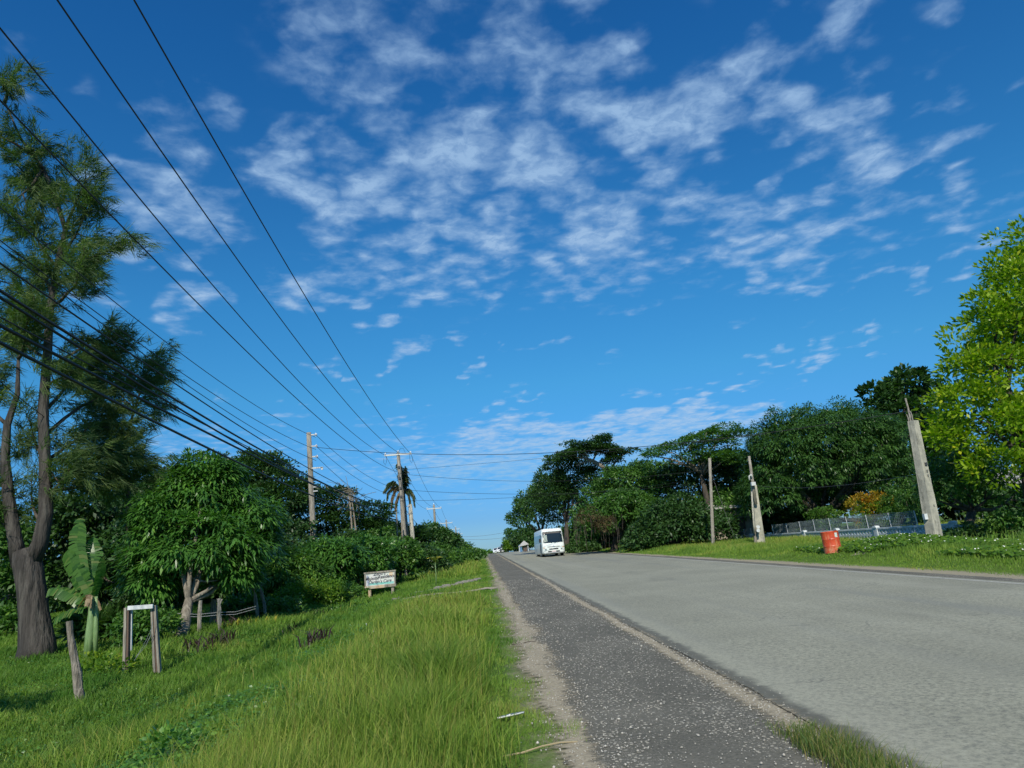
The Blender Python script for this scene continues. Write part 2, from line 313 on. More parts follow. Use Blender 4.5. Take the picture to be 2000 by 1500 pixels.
def mat_road():
    m, n = newmat('asphalt'); p = n('NewGeometry').outputs['Position']
    x = n('SeparateXYZ', {0: p}).outputs[0]
    f1 = n('TexNoise', {'Vector': p, 'Scale': .45, 'Detail': 5.0}).outputs['Fac']
    f2 = n('TexNoise', {'Vector': p, 'Scale': 22.0, 'Detail': 7.0, 'Roughness': .85}).outputs['Fac']
    sp = n('TexVoronoi', {'Vector': p, 'Scale': 16.0}).outputs['Distance']
    c = n.mix(n.mr(f1, .35, .65), (.290, .286, .212, 1), (.335, .330, .245, 1))
    c = n.mix(n.mr(f2, .36, .56, .9, .0), c, (.125, .128, .105, 1))
    c = n.mix(n.mr(f2, .56, .70, .0, .8), c, (.48, .475, .39, 1))
    c = n.mix(n.mr(sp, .09, .04, .0, .75), c, (.05, .055, .05, 1))
    ck = n('TexVoronoi', {'Vector': n('VectorMath', {0: p, 1: n('VectorMath', {0: n('TexNoise', {'Vector': p, 'Scale': 1.3, 'Detail': 5.0}).outputs['Color'], 'Scale': 1.6}, operation='SCALE').outputs[0]}, operation='ADD').outputs[0], 'Scale': .33}, feature='DISTANCE_TO_EDGE').outputs['Distance']
    crk = n.math('MULTIPLY', n.mr(ck, .010, .003), n.mr(f1, .50, .62))
    c = n.mix(n.math('MULTIPLY', crk, .45), c, (.08, .08, .07, 1))
    wt = n('TexNoise', {'Vector': n('Mapping', {0: p, 3: (1.0, .012, 1)}).outputs[0], 'Scale': .62, 'Detail': 2.0}).outputs['Fac']
    c = n.mix(n.mr(wt, .46, .60, 0, .32), c, (.36, .355, .275, 1))
    bl = n('TexNoise', {'Vector': n('Mapping', {0: p, 3: (1.0, .25, 1)}).outputs[0], 'Scale': .9, 'Detail': 8.0, 'Roughness': .7}).outputs['Fac']
    c = n.mix(n.mr(bl, .56, .70, 0, .38), c, (.15, .15, .12, 1))
    lanes = n('TexNoise', {'Vector': n('Mapping', {0: p, 3: (1.0, .03, 1)}).outputs[0], 'Scale': 1.1, 'Detail': 3.0}).outputs['Fac']
    c = n.mix(n.mr(lanes, .5, .68, 0, .35), c, (.17, .18, .165, 1))
    ed = n('TexNoise', {'Vector': p, 'Scale': 5.0, 'Detail': 6.0}).outputs['Fac']
    xe = n.math('ADD', x, n.math('MULTIPLY', n.math('SUBTRACT', ed, .5), .30))
    c = n.mix(n.mr(xe, 2.78, 2.64, 0, .8), c, (.085, .083, .066, 1))
    h = n('Bump', {'Strength': .55, 'Distance': .01, 'Height': f2}).outputs[0]
    finish(n, n('BsdfPrincipled', {'Base Color': c, 'Roughness': .82, 'Normal': h, 'Specular IOR Level': .3}).outputs[0])
mat_road()
def mat_shoulder():
    m, n = newmat('chip_seal'); p = n('NewGeometry').outputs['Position']
    f1 = n('TexNoise', {'Vector': p, 'Scale': .8, 'Detail': 6.0}).outputs['Fac']
    f2 = n('TexNoise', {'Vector': p, 'Scale': 34.0, 'Detail': 4.0, 'Roughness': .75}).outputs['Fac']
    v = n('TexVoronoi', {'Vector': p, 'Scale': 26.0, 'Randomness': 1.0}); sp = v.outputs['Distance']
    v2 = n('TexVoronoi', {'Vector': p, 'Scale': 60.0}); 
    rnd = n('SeparateColor', {0: v.outputs['Color']}).outputs[0]
    rnd2 = n('SeparateColor', {0: v2.outputs['Color']}).outputs[0]
    c = n.mix(n.mr(f2, .35, .65), (.080, .077, .060, 1), (.155, .148, .118, 1))
    c = n.mix(n.mr(f1, .42, .68, 0, .6), c, (.165, .157, .125, 1))
    f0 = n('TexNoise', {'Vector': n('Mapping', {0: p, 3: (1.0, .4, 1)}).outputs[0], 'Scale': 1.7, 'Detail': 3.0}).outputs['Fac']
    dens = n.mr(f0, .36, .68, .97, .50)
    st = n.math('MULTIPLY', n.mr(sp, .40, .30), n.math('GREATER_THAN', rnd, dens))
    c = n.mix(st, c, (.42, .39, .31, 1))
    st2 = n.math('MULTIPLY', n.mr(v2.outputs['Distance'], .42, .30), n.math('GREATER_THAN', rnd2, n.math('MULTIPLY', dens, .95)))
    c = n.mix(n.math('MULTIPLY', st2, .75), c, (.34, .315, .25, 1))
    hh = n.math('ADD', n.math('MULTIPLY', st, 1.0), f2)
    h = n('Bump', {'Strength': .7, 'Distance': .012, 'Height': hh}).outputs[0]
    finish(n, n('BsdfPrincipled', {'Base Color': c, 'Roughness': .9, 'Normal': h, 'Specular IOR Level': .25}).outputs[0])
mat_shoulder()
def mat_sand():
    m, n = newmat('sand'); p = n('NewGeometry').outputs['Position']
    f2 = n('TexNoise', {'Vector': p, 'Scale': 30.0, 'Detail': 6.0, 'Roughness': .75}).outputs['Fac']
    f1 = n('TexNoise', {'Vector': p, 'Scale': 3.0, 'Detail': 6.0}).outputs['Fac']
    c = n.mix(n.mr(f2, .35, .65), (.30, .26, .18, 1), (.44, .39, .29, 1))
    c = n.mix(n.mr(f1, .52, .7, 0, .5), c, (.22, .20, .15, 1))
    h = n('Bump', {'Strength': .6, 'Distance': .01, 'Height': f2}).outputs[0]
    finish(n, n('BsdfPrincipled', {'Base Color': c, 'Roughness': .95, 'Normal': h, 'Specular IOR Level': .2}).outputs[0])
mat_sand()
def mat_scatter(name, xc, hw, wn_):
    """sand lying as an irregular drift along the line x = xc: clear gaps where it thins out"""
    m, n = newmat(name); p = n('NewGeometry').outputs['Position']; x = n('SeparateXYZ', {0: p}).outputs[0]
    w1 = n('TexNoise', {'Vector': n('Mapping', {0: p, 3: (1, .35, 1)}).outputs[0], 'Scale': 1.6, 'Detail': 4.0}).outputs['Fac']
    w2 = n('TexNoise', {'Vector': n('Mapping', {0: p, 3: (.5, 1, 1)}).outputs[0], 'Scale': 14.0, 'Detail': 7.0, 'Roughness': .75}).outputs['Fac']
    f2 = n('TexNoise', {'Vector': p, 'Scale': 34.0, 'Detail': 6.0, 'Roughness': .75}).outputs['Fac']
    d = n.math('ABSOLUTE', n.math('SUBTRACT', n.math('ADD', x, n.math('MULTIPLY', n.math('SUBTRACT', w1, .5), wn_)), xc))
    e = n.math('ADD', n.math('DIVIDE', d, hw), n.math('MULTIPLY', n.math('SUBTRACT', w2, .5), 4.5))
    e = n.math('ADD', e, n.math('MULTIPLY', n.math('SUBTRACT', f2, .5), 2.0))
    c = n.mix(n.mr(f2, .35, .65), (.27, .235, .165, 1), (.44, .385, .275, 1))
    h = n('Bump', {'Strength': .6, 'Distance': .01, 'Height': f2}).outputs[0]
    pr = n('BsdfPrincipled', {'Base Color': c, 'Roughness': .95, 'Normal': h, 'Specular IOR Level': .2})
    finish(n, n('MixShader', {0: n.mr(e, 1.5, .4, 0, .92), 1: n('BsdfTransparent').outputs[0], 2: pr.outputs[0]}).outputs[0])
mat_scatter('sand_drift_road', 2.42, .10, .24)
mat_scatter('sand_drift_turf', .66, .17, .7)
def mat_edge():
    m, n = newmat('edge_line'); p = n('NewGeometry').outputs['Position']
    f2 = n('TexNoise', {'Vector': p, 'Scale': 18.0, 'Detail': 6.0, 'Roughness': .75}).outputs['Fac']
    c = n.mix(n.mr(f2, .38, .60), (.50, .49, .43, 1), (.30, .29, .25, 1))
    finish(n, n('BsdfPrincipled', {'Base Color': c, 'Roughness': .9}).outputs[0])
mat_edge()
def mat_ground():
    m, n = newmat('turf'); p = n('NewGeometry').outputs['Position']
    s = n('SeparateXYZ', {0: p}); x = s.outputs[0]
    f1 = n('TexNoise', {'Vector': p, 'Scale': .55, 'Detail': 6.0}).outputs['Fac']
    f2 = n('TexNoise', {'Vector': p, 'Scale': 12.0, 'Detail': 6.0, 'Roughness': .7}).outputs['Fac']
    f3 = n('TexNoise', {'Vector': p, 'Scale': 60.0, 'Detail': 4.0, 'Roughness': .7}).outputs['Fac']
    c = n.mix(n.mr(f1, .35, .65), (.055, .130, .016, 1), (.11, .18, .026, 1))
    c = n.mix(n.mr(f2, .45, .68, 0, .7), c, (.075, .075, .028, 1))
    c = n.mix(n.mr(f3, .50, .70, 0, .6), c, (.17, .25, .045, 1))
    xw = n.math('ADD', x, n.math('MULTIPLY', n.math('SUBTRACT', n('TexNoise', {'Vector': p, 'Scale': 1.8, 'Detail': 7.0, 'Roughness': .7}).outputs['Fac'], .5), 1.3))
    sd = n.mr(xw, .15, .75)
    sandc = n.mix(n.mr(f3, .35, .65), (.26, .23, .155, 1), (.38, .335, .235, 1))
    sd2 = n.math('MULTIPLY', sd, n.mr(x, 12.0, 11.5))
    c = n.mix(sd2, c, sandc)
    h = n('Bump', {'Strength': .8, 'Distance': .04, 'Height': f2}).outputs[0]
    finish(n, n('BsdfPrincipled', {'Base Color': c, 'Roughness': .95, 'Normal': h, 'Specular IOR Level': .15}).outputs[0])
mat_ground()

# ------------------------------------------------------------------ mesh helpers
RS = np.random.RandomState(7)
def mesh_from(name, V, faces, mat, attrs=None, smooth=False):
    """faces: list of int arrays, each (k, n) with n corners"""
    me = bpy.data.meshes.new(name)
    V = np.asarray(V, np.float32)
    faces = [np.asarray(f, np.int32) for f in faces if len(f)]
    loops = np.concatenate([f.ravel() for f in faces]); cnt = np.concatenate([np.full(len(f), f.shape[1], np.int32) for f in faces])
    st = np.concatenate([[0], np.cumsum(cnt)[:-1]]).astype(np.int32)
    me.vertices.add(len(V)); me.vertices.foreach_set('co', V.ravel())
    me.loops.add(len(loops)); me.loops.foreach_set('vertex_index', loops)
    me.polygons.add(len(cnt)); me.polygons.foreach_set('loop_start', st); me.polygons.foreach_set('loop_total', cnt)
    if smooth: me.polygons.foreach_set('use_smooth', np.ones(len(cnt), bool))
    for k, v in (attrs or {}).items():
        a = me.attributes.new(k, 'FLOAT', 'POINT'); a.data.foreach_set('value', np.asarray(v, np.float32))
    me.update(calc_edges=True)
    if mat: me.materials.append(MATS[mat])
    return me
class MB:
    def __init__(s): s.v = []; s.f = []; s.sm = False
    def add(s, V, Fs):
        o = len(s.v); s.v += [tuple(map(float, p)) for p in V]; s.f += [[i+o for i in f] for f in Fs]; return s
    def box(s, c, d, rz=0, R=None):
        c = np.array(c, float); hx, hy, hz = [q/2 for q in d]
        P = np.array([(x, y, z) for x in (-hx, hx) for y in (-hy, hy) for z in (-hz, hz)])
        if R is None: R = np.array([[math.cos(rz), -math.sin(rz), 0], [math.sin(rz), math.cos(rz), 0], [0, 0, 1]])
        P = P @ np.asarray(R).T + c
        return s.add(P, [(0, 1, 3, 2), (4, 6, 7, 5), (0, 4, 5, 1), (2, 3, 7, 6), (0, 2, 6, 4), (1, 5, 7, 3)])
    def tube(s, pts, rad, n=8, cap=True, rough=0.0, seed=0):
        pts = [np.array(p, float) for p in pts]
        if np.isscalar(rad): rad = [rad]*len(pts)
        rs = np.random.RandomState(seed); rings = []; prev = None
        for i, p in enumerate(pts):
            t = (pts[min(i+1, len(pts)-1)] - pts[max(i-1, 0)]); t /= (np.linalg.norm(t)+1e-9)
            if prev is None:
                a = np.cross(t, [0, 1, 0]) if abs(t[1]) < .9 else np.cross(t, [1, 0, 0])
            else: a = prev - t*(prev@t)
            a /= np.linalg.norm(a); prev = a; b = np.cross(t, a)
            rings.append([p + (a*math.cos(q)+b*math.sin(q))*rad[i]*(1+rough*(rs.rand()-.5)) for q in np.arange(n)*2*math.pi/n])
        V = [v for r in rings for v in r]; Fs = []
        for i in range(len(pts)-1):
            for j in range(n):
                Fs.append((i*n+j, i*n+(j+1) % n, (i+1)*n+(j+1) % n, (i+1)*n+j))
        if cap: Fs.append(tuple(range(n))[::-1]); Fs.append(tuple((len(pts)-1)*n+j for j in range(n)))
        return s.add(V, Fs)
    def loft(s, rings, cap=True):
        n = len(rings[0]); V = [v for r in rings for v in r]; Fs = []
        for i in range(len(rings)-1):
            for j in range(n): Fs.append((i*n+j, i*n+(j+1) % n, (i+1)*n+(j+1) % n, (i+1)*n+j))
        if cap: Fs.append(tuple(range(n))[::-1]); Fs.append(tuple((len(rings)-1)*n+j for j in range(n)))
        return s.add(V, Fs)
    def mesh(s, name, mat, off=(0, 0, 0), smooth=False):
        me = bpy.data.meshes.new(name); o = np.array(off, float)
        me.from_pydata([tuple(np.array(v)-o) for v in s.v], [], s.f); me.update()
        if mat: me.materials.append(MATS[mat])
        if smooth:
            for p in me.polygons: p.use_smooth = True
        return me
def link(name, me, parent=None, loc=None):
    o = bpy.data.objects.new(name, me); COL.objects.link(o)
    if parent is not None: o.parent = parent
    if loc is not None: o.location = [float(q) for q in loc]
    return o
def tag(o, label=None, cat=None, group=None, kind=None):
    if label: o['label'] = label
    if cat: o['category'] = cat
    if group: o['group'] = group
    if kind: o['kind'] = kind
    return o
def thing(name, label, cat, loc=(0, 0, 0), group=None, rz=0):
    o = link(name, None, None, loc); o.rotation_euler = (0, 0, rz); o.empty_display_size = .3
    return tag(o, label, cat, group)
def part(name, mb, mat, parent, off=(0, 0, 0), smooth=False, label=None):
    o = link(name, mb.mesh(name, mat, off, smooth), parent)
    if label: o['label'] = label
    return o
def copy_tree(o, parent=None):
    c = o.copy(); COL.objects.link(c); c.parent = parent
    for ch in [q for q in o.children]: copy_tree(ch, c)
    return c

# ------------------------------------------------------------------ setting: ground, road, shoulders, sea
def axis(segs):
    out = []
    for a, b, st in segs: out += list(np.arange(a, b, st))
    return np.array(out + [segs[-1][1]])
gx = axis([(-320, -60, 20), (-60, -24, 3), (-24, -12, .6), (-12, 1.5, .25), (1.5, 12, 1.5), (12, 24, .35), (24, 60, 3), (60, 340, 20)])
gy = axis([(-20, -4, 2), (-4, 40, .35), (40, 90, 1.2), (90, 260, 5), (260, 700, 40)])
XX, YY = np.meshgrid(gx, gy); ZZ = H(XX, YY)
V = np.stack([XX.ravel(), YY.ravel(), ZZ.ravel()], 1)
nx, ny = len(gx), len(gy)
i, j = np.meshgrid(np.arange(nx-1), np.arange(ny-1)); a = (j*nx+i).ravel()
tag(link('ground', mesh_from('ground', V, [np.stack([a, a+1, a+nx+1, a+nx], 1)], 'turf', smooth=True)), kind='structure')
def strip(name, x0f, x1f, y0, y1, dz, mat, step=lambda y: max(.04, y*.008), nxs=2, zf=zr):
    ys = [y0]
    while ys[-1] < y1: ys.append(ys[-1]+step(max(ys[-1], 1)))
    V = []; Fs = []
    for k, y in enumerate(ys):
        xa, xb = x0f(y, k), x1f(y, k)
        for q in range(nxs):
            x = xa+(xb-xa)*q/(nxs-1); V.append((x, y, float(zf(y))+dz))
    for k in range(len(ys)-1):
        for q in range(nxs-1): Fs.append((k*nxs+q, k*nxs+q+1, (k+1)*nxs+q+1, (k+1)*nxs+q))
    me = bpy.data.meshes.new(name); me.from_pydata(V, [], Fs); me.update(); me.materials.append(MATS[mat])
    return tag(link(name, me), kind='structure')
rr = random.Random(3)
def smoothrand(seed, f):
    r = np.random.RandomState(seed); ph = r.rand(6)*6.28; fr = f*np.array([1, 2.1, 4.3, 8.7, 17, 33]); am = np.array([1, .6, .42, .3, .22, .15])
    return lambda y: float(np.sum(am*np.sin(fr*y+ph)))
s1, s2, s3, s4, s5 = [smoothrand(k, .55) for k in range(5)]
strip('road', lambda y, k: 2.52+.02*s1(y), lambda y, k: 10.62, -12, 420, .0, 'asphalt', nxs=9)
# shoulder: dark chip seal with a ragged left edge
strip('shoulder', lambda y, k: .62+.16*sm(6, 18, y)+.09*s2(y)+rr.uniform(-.05, .05), lambda y, k: 2.60, -12, 420, -.012, 'chip_seal', nxs=5)
strip('shoulder_far_side', lambda y, k: 10.55, lambda y, k: 11.22+.06*s3(y)+rr.uniform(-.04, .04), -2, 420, -.012, 'chip_seal', nxs=4)
strip('sand_strip', lambda y, k: 2.05, lambda y, k: 2.515, 3, 300, -.006, 'sand_drift_road')
strip('sand_strip', lambda y, k: 2.5155, lambda y, k: 2.75, 3, 300, .004, 'sand_drift_road')
strip('sand_drift', lambda y, k: .05, lambda y, k: 1.45, 3, 160, -.006, 'sand_drift_turf')
strip('edge_line', lambda y, k: 10.36, lambda y, k: 10.46+rr.uniform(-.008, .008), 0, 420, .004, 'edge_line')
me = bpy.data.meshes.new('sea'); me.from_pydata([(-30000, 60, -9), (30000, 60, -9), (30000, 40000, -9), (-30000, 40000, -9)], [], [(0, 1, 2, 3)])
me.materials.append(MATS['sea']); tag(link('sea', me), kind='structure')
# dirt track across the verge
TR = [ground_at(*p)[:2] for p in [(985, 1146), (940, 1151), (890, 1158), (830, 1164), (765, 1176)]]
def ribbon(name, pts, w, mat, dz=.012, n=60, seed=1):
    pts = np.array(pts); r = smoothrand(seed, 1.3); V = []; Fs = []
    d = np.r_[0, np.cumsum(np.hypot(*np.diff(pts, axis=0).T))]
    for k in range(n+1):
        t = d[-1]*k/n; p = np.array([np.interp(t, d, pts[:, 0]), np.interp(t, d, pts[:, 1])])
        q = np.array([np.interp(t+.1, d, pts[:, 0]), np.interp(t+.1, d, pts[:, 1])]) - np.array([np.interp(t-.1, d, pts[:, 0]), np.interp(t-.1, d, pts[:, 1])])
        q /= np.linalg.norm(q)+1e-9; nn = np.array([-q[1], q[0]])
        for s_ in (-1, 0, 1):
            ww = w*(1+.22*r(t*3+s_*7)) if s_ else 0
            c = p+nn*s_*ww/2; V.append((c[0], c[1], float(H(c[0], c[1]))+dz))
    for k in range(n):
        for q in range(2): Fs.append((k*3+q, k*3+q+1, k*3+q+4, k*3+q+3))
    me = bpy.data.meshes.new(name); me.from_pydata(V, [], Fs); me.update(); me.materials.append(MATS[mat])
    return tag(link(name, me), kind='structure')
ribbon('dirt_track', TR, .75, 'sand')
ribbon('dirt_patch', [(13.2, 25.3), (14.2, 25.6), (15.3, 25.4)], .7, 'sand', n=20, seed=5)

build_clouds()
# ------------------------------------------------------------------ foliage
def unit(a): return a/(np.linalg.norm(a, axis=-1, keepdims=True)+1e-9)
def leaves_mesh(name, P, A, Nn, L, Wd, mat, v, off, fold=.12, needle=False):
    """P base points, A axes, Nn normals"""
    A = unit(A); Wv = unit(np.cross(A, Nn)); Nn = np.cross(Wv, A)
    L = L[:, None]; Wd = Wd[:, None]
    P = P - np.array(off)
    n = len(P)
    if needle:
        V = np.stack([P-Wv*Wd/2, P+Wv*Wd/2, P+A*L], 1).reshape(-1, 3)
        f = np.arange(3*n).reshape(-1, 3); return mesh_from(name, V, [f], mat, {'v': np.repeat(v, 3)})
    V = np.stack([P, P+A*L*.45+Wv*Wd/2-Nn*Wd*fold, P+A*L-np.array([0, 0, 1])*L*.12, P+A*L*.45-Wv*Wd/2-Nn*Wd*fold], 1).reshape(-1, 3)
    b = np.arange(n)*4
    f = np.concatenate([np.stack([b, b+1, b+2], 1), np.stack([b, b+2, b+3], 1)])
    return mesh_from(name, V, [f], mat, {'v': np.repeat(v, 4)})
def crown(parent, off, blobs, mat, nleaf, L, Wd, mode='dome', clump=.55, per=34, seed=1, name='crown', fill=.18, lump=.22, vshift=0.0, gap=0.0):
    rs = np.random.RandomState(seed)
    blobs = [(np.array(c, float), np.array(r, float)) for c, r in blobs]
    area = np.array([(r[0]*r[1]*r[2])**(2/3) for c, r in blobs]); pr = area/area.sum()
    nc = max(6, int(nleaf/per)); bi = rs.choice(len(blobs), nc, p=pr)
    Cc = np.array([blobs[b][0] for b in bi]); Rr = np.array([blobs[b][1] for b in bi])
    D = unit(rs.randn(nc, 3)); D[:, 2] = np.where(D[:, 2] < -.35, -D[:, 2]*.6, D[:, 2]); D = unit(D)
    ph = rs.rand(3)*6
    lumpy = 1 + lump*(np.sin(D[:, 0]*5+ph[0]+bi)+np.sin(D[:, 1]*6+ph[1])*.8+np.sin(D[:, 2]*7+ph[2]+bi*2))/2
    rad = np.where(rs.rand(nc) < fill, rs.uniform(.25, .8, nc), rs.uniform(.86, 1.06, nc))*lumpy
    CP = Cc + D*Rr*rad[:, None]
    inner = rad < .8
    if len(blobs) > 1:   # drop clumps buried in another blob
        keep = np.ones(nc, bool)
        for c, r in blobs:
            q = np.linalg.norm((CP-c)/r, axis=1); keep &= ~((q < .62) & (rs.rand(nc) < .75))
        CP, D, inner = CP[keep], D[keep], inner[keep]
    if gap:
        g = np.sin(CP[:, 0]*1.7+ph[0])+np.sin(CP[:, 1]*1.4+ph[1])+np.sin(CP[:, 2]*2.3+ph[2])
        k = g < (3-gap*3); CP, D, inner = CP[k], D[k], inner[k]
    nc = len(CP); k = max(4, int(nleaf/nc))
    O = np.repeat(D, k, 0); C0 = np.repeat(CP, k, 0); m = len(C0)
    cs = clump*rs.uniform(.6, 1.25, nc); cs = np.repeat(cs, k)[:, None]
    d2 = unit(rs.randn(m, 3) + O*.7 + np.array([0, 0, .35])); rr_ = rs.rand(m)[:, None]**.5
    sc = np.array([1, 1, .62])
    P = C0 + d2*rr_*cs*sc
    if mode == 'droop': A = d2*.8 + O*.3 + rs.randn(m, 3)*.25 + np.array([0, 0, -.75]); Nn = d2+np.array([0, 0, .5])+O*.4
    elif mode == 'pad': A = d2*[1, 1, .3] + rs.randn(m, 3)*.25; Nn = np.array([0, 0, 1.])+rs.randn(m, 3)*.35; P = C0 + d2*rr_*cs*np.array([1.3, 1.3, .28])
    elif mode == 'up': A = d2*.8 + O*.3 + rs.randn(m, 3)*.4 + np.array([0, 0, .15]); Nn = d2*.5+np.array([0, 0, .9])+rs.randn(m, 3)*.35
    else: A = d2+rs.randn(m, 3)*.6+np.array([0, 0, -.15]); Nn = d2*.9+np.array([0, 0, .6])+rs.randn(m, 3)*.35
    Ls = L*rs.uniform(.65, 1.25, m); Ws = Wd*rs.uniform(.7, 1.2, m)
    cv = np.repeat(rs.rand(nc), k)
    v = np.clip(.5*rs.rand(m)+.45*cv+vshift, 0, 1)
    return link(name, leaves_mesh(name, P, A, Nn, Ls, Ws, mat, v, off), parent)
def blob(px, py, rx, ry, Y, depth=None):
    c = atY(px, py, Y); k = mpp(px, py, Y)
    r = (rx*k, (depth if depth else (rx+ry)*.5*k), ry*k)
    return (c, r)
def grounded(px, Y, hint=1100):      # point on the ground on the sight line's azimuth at depth Y
    p = atY(px, hint, Y); return np.array([p[0], Y, float(H(p[0], Y))])
def curve_pts(p0, p1, n=6, bend=.0, seed=0, sag=0.):
    rs = np.random.RandomState(abs(int(seed))); p0 = np.array(p0, float); p1 = np.array(p1, float)
    L = np.linalg.norm(p1-p0); out = []
    w = rs.randn(3)*bend*L
    for k in range(n):
        t = k/(n-1); out.append(p0+(p1-p0)*t + w*math.sin(math.pi*t) + rs.randn(3)*bend*.15*L*(0 < t < 1) + np.array([0, 0, sag*L*math.sin(math.pi*t)]))
    return out
def tree(name, label, cat, base, blobs, mat, nleaf, L, Wd, mode='dome', trunk_r=.2, bark='bark', seed=1, group=None, fork=.45, clump=.55, per=34,
         limbs=5, trunk_to=None, fill=.18, lump=.22, vshift=0., gap=0., crown_name='crown'):
    base = np.array(base, float); o = thing(name, label, cat, base, group)
    rs = np.random.RandomState(seed+99)
    cs = np.array([b[0] for b in blobs]); ctr = cs.mean(0) if trunk_to is None else np.array(trunk_to, float)
    fk = base + (ctr-base)*fork
    mb = MB(); mb.tube(curve_pts(base-[0, 0, .2], fk, 5, .03, seed), np.linspace(trunk_r*1.25, trunk_r*.8, 5), 9, rough=.25, seed=seed)
    part('trunk', mb, bark, o, base, True)
    ord_ = list(range(len(blobs))); rs.shuffle(ord_)
    if limbs:
        mb = MB()
        for k in range(limbs):
            c, r = blobs[ord_[k % len(ord_)]]
            tgt = np.array(c)+unit(rs.randn(3))*np.array(r)*.5
            mb.tube(curve_pts(fk-(fk-base)*.05, tgt, 6, .05, seed+k), np.linspace(trunk_r*.55, trunk_r*.12, 6), 6, seed=k)
            for q in range(2):
                t2 = tgt+unit(rs.randn(3))*np.array(r)*.55
                mb.tube(curve_pts(fk+(tgt-fk)*.6, t2, 4, .05, seed+k*3+q), np.linspace(trunk_r*.25, trunk_r*.06, 4), 5)
        part('limbs', mb, bark, o, base, True)
    crown(o, base, blobs, mat, nleaf, L, Wd, mode, clump, per, seed, crown_name, fill, lump, vshift, gap)
    return o
def shrub(name, label, cat, px, py, rx, ry, Y, mat, nleaf, L, Wd, mode='dome', seed=1, group=None, vshift=.10, clump=.4, fill=.2, per=28, gap=0., name2='foliage'):
    c, r = blob(px, py, rx, ry, Y); base = np.array([c[0], Y, float(H(c[0], Y))])
    o = thing(name, label, cat, base, group)
    bl = [(c, r)]
    rs = np.random.RandomState(seed)
    for k in range(3):
        a = rs.uniform(-1, 1); bl.append((c+np.array([a*r[0]*.65, rs.uniform(-.5, .5)*r[1], rs.uniform(-.35, .2)*r[2]]), np.array(r)*rs.uniform(.45, .7)))
    if c[2]-r[2] > base[2]: bl.append(((c+base)/2, np.array([r[0]*.8, r[1]*.8, (c[2]-base[2])*.5])))
    mb = MB()
    for k in range(4):
        mb.tube(curve_pts(base+[rs.uniform(-.2, .2), rs.uniform(-.2, .2), -.1], c+unit(rs.randn(3))*np.array(r)*.5, 5, .06, seed+k), np.linspace(.04, .012, 5), 5)
    part('stem', mb, 'bark', o, base, True)
    crown(o, base, bl, mat, nleaf, L, Wd, mode, clump, per, seed, name2, fill, .2, vshift, gap)
    return o

# ---- left side -------------------------------------------------------
# tall casuarina
CY = 26.0
cb = ground_at(72, 1283); CY = cb[1]
cas = thing('casuarina_tree', 'tall feathery casuarina tree with thick dark trunk at the left edge', 'tree', cb)
def P(px, py, Y=None): return atY(px, py, CY if Y is None else Y)
mb = MB(); k = mpp(70, 1200, CY)
mb.tube([cb-[0, 0, .3], P(72, 1260), P(66, 1200), P(60, 1150), P(52, 1095), P(46, 1075)], [40*k, 31*k, 26*k, 25*k, 25*k, 19*k], 14, rough=.14, seed=4)
part('trunk', mb, 'bark_dark', cas, cb, True)
mb = MB()
mb.tube([P(40, 1105), P(28, 1050), P(18, 980), P(10, 900), P(14, 830), P(34, 770), P(36, 700)], [16*k, 13*k, 11*k, 9*k, 7*k, 5*k, 3*k], 8, rough=.15)
part('limb', mb, 'bark_dark', cas, cb, True)
mb = MB()
mb.tube([P(60, 1100), P(78, 1060), P(90, 1000), P(88, 900), P(84, 800), P(92, 700), P(98, 600), P(112, 520), P(128, 450), P(110, 390), P(85, 330), P(40, 270), P(10, 200)],
        [18*k, 15*k, 13*k, 11*k, 10*k, 9*k, 7.5*k, 6.5*k, 5.5*k, 5*k, 4*k, 3*k, 1.5*k], 8, rough=.15)
part('limb', mb, 'bark_dark', cas, cb, True)
mb = MB(); tw = []     # side branches: start, end
BR = [((88, 900), (190, 800)), ((88, 900), (240, 850)), ((90, 960), (230, 920)), ((92, 720), (220, 640)), ((98, 600), (165, 480)), ((112, 520), (180, 390)), ((110, 390), (40, 330)),
      ((85, 330), (60, 285)), ((98, 640), (20, 540)), ((88, 850), (300, 740)), ((90, 800), (180, 690)), ((128, 450), (175, 345)), ((92, 700), (30, 620)), ((14, 830), (-60, 700)), ((18, 960), (-70, 860)),
      ((90, 980), (150, 900)), ((28, 1050), (-50, 960)), ((112, 520), (60, 430)), ((105, 560), (170, 540)), ((10, 200), (4, 160)), ((60, 300), (-20, 260)), 
      ((85, 330), (20, 400)), ((90, 760), (130, 740)), ((36, 700), (50, 600)), ((90, 900), (60, 820)), ((100, 600), (70, 520)), ((88, 940), (280, 880)), ((60, 300), (100, 290)), ((80, 1020), (60, 960))]
rs = np.random.RandomState(11)
for a, b in BR:
    p0 = P(*a); dy = rs.uniform(2.5, 4.5) if (b[0] >= 180 and a[1] >= 700) else rs.uniform(-2.0, 2.0); p1 = atY(b[0], b[1], CY+dy)
    c = curve_pts(p0, p1, 7, .05, int(b[0])+3); mb.tube(c, np.linspace(4.2*k, .8*k, 7), 5); tw.append(c)
    for q in range(3):
        s0 = c[3+q]; dd = unit(p1-p0)+rs.randn(3)*.7; p2 = s0+unit(dd)*np.linalg.norm(p1-p0)*rs.uniform(.25, .5); c2 = curve_pts(s0, p2, 5, .05, q+9)
        mb.tube(c2, np.linspace(2*k, .5*k, 5), 4); tw.append(c2)
part('limbs', mb, 'bark', cas, cb, True)
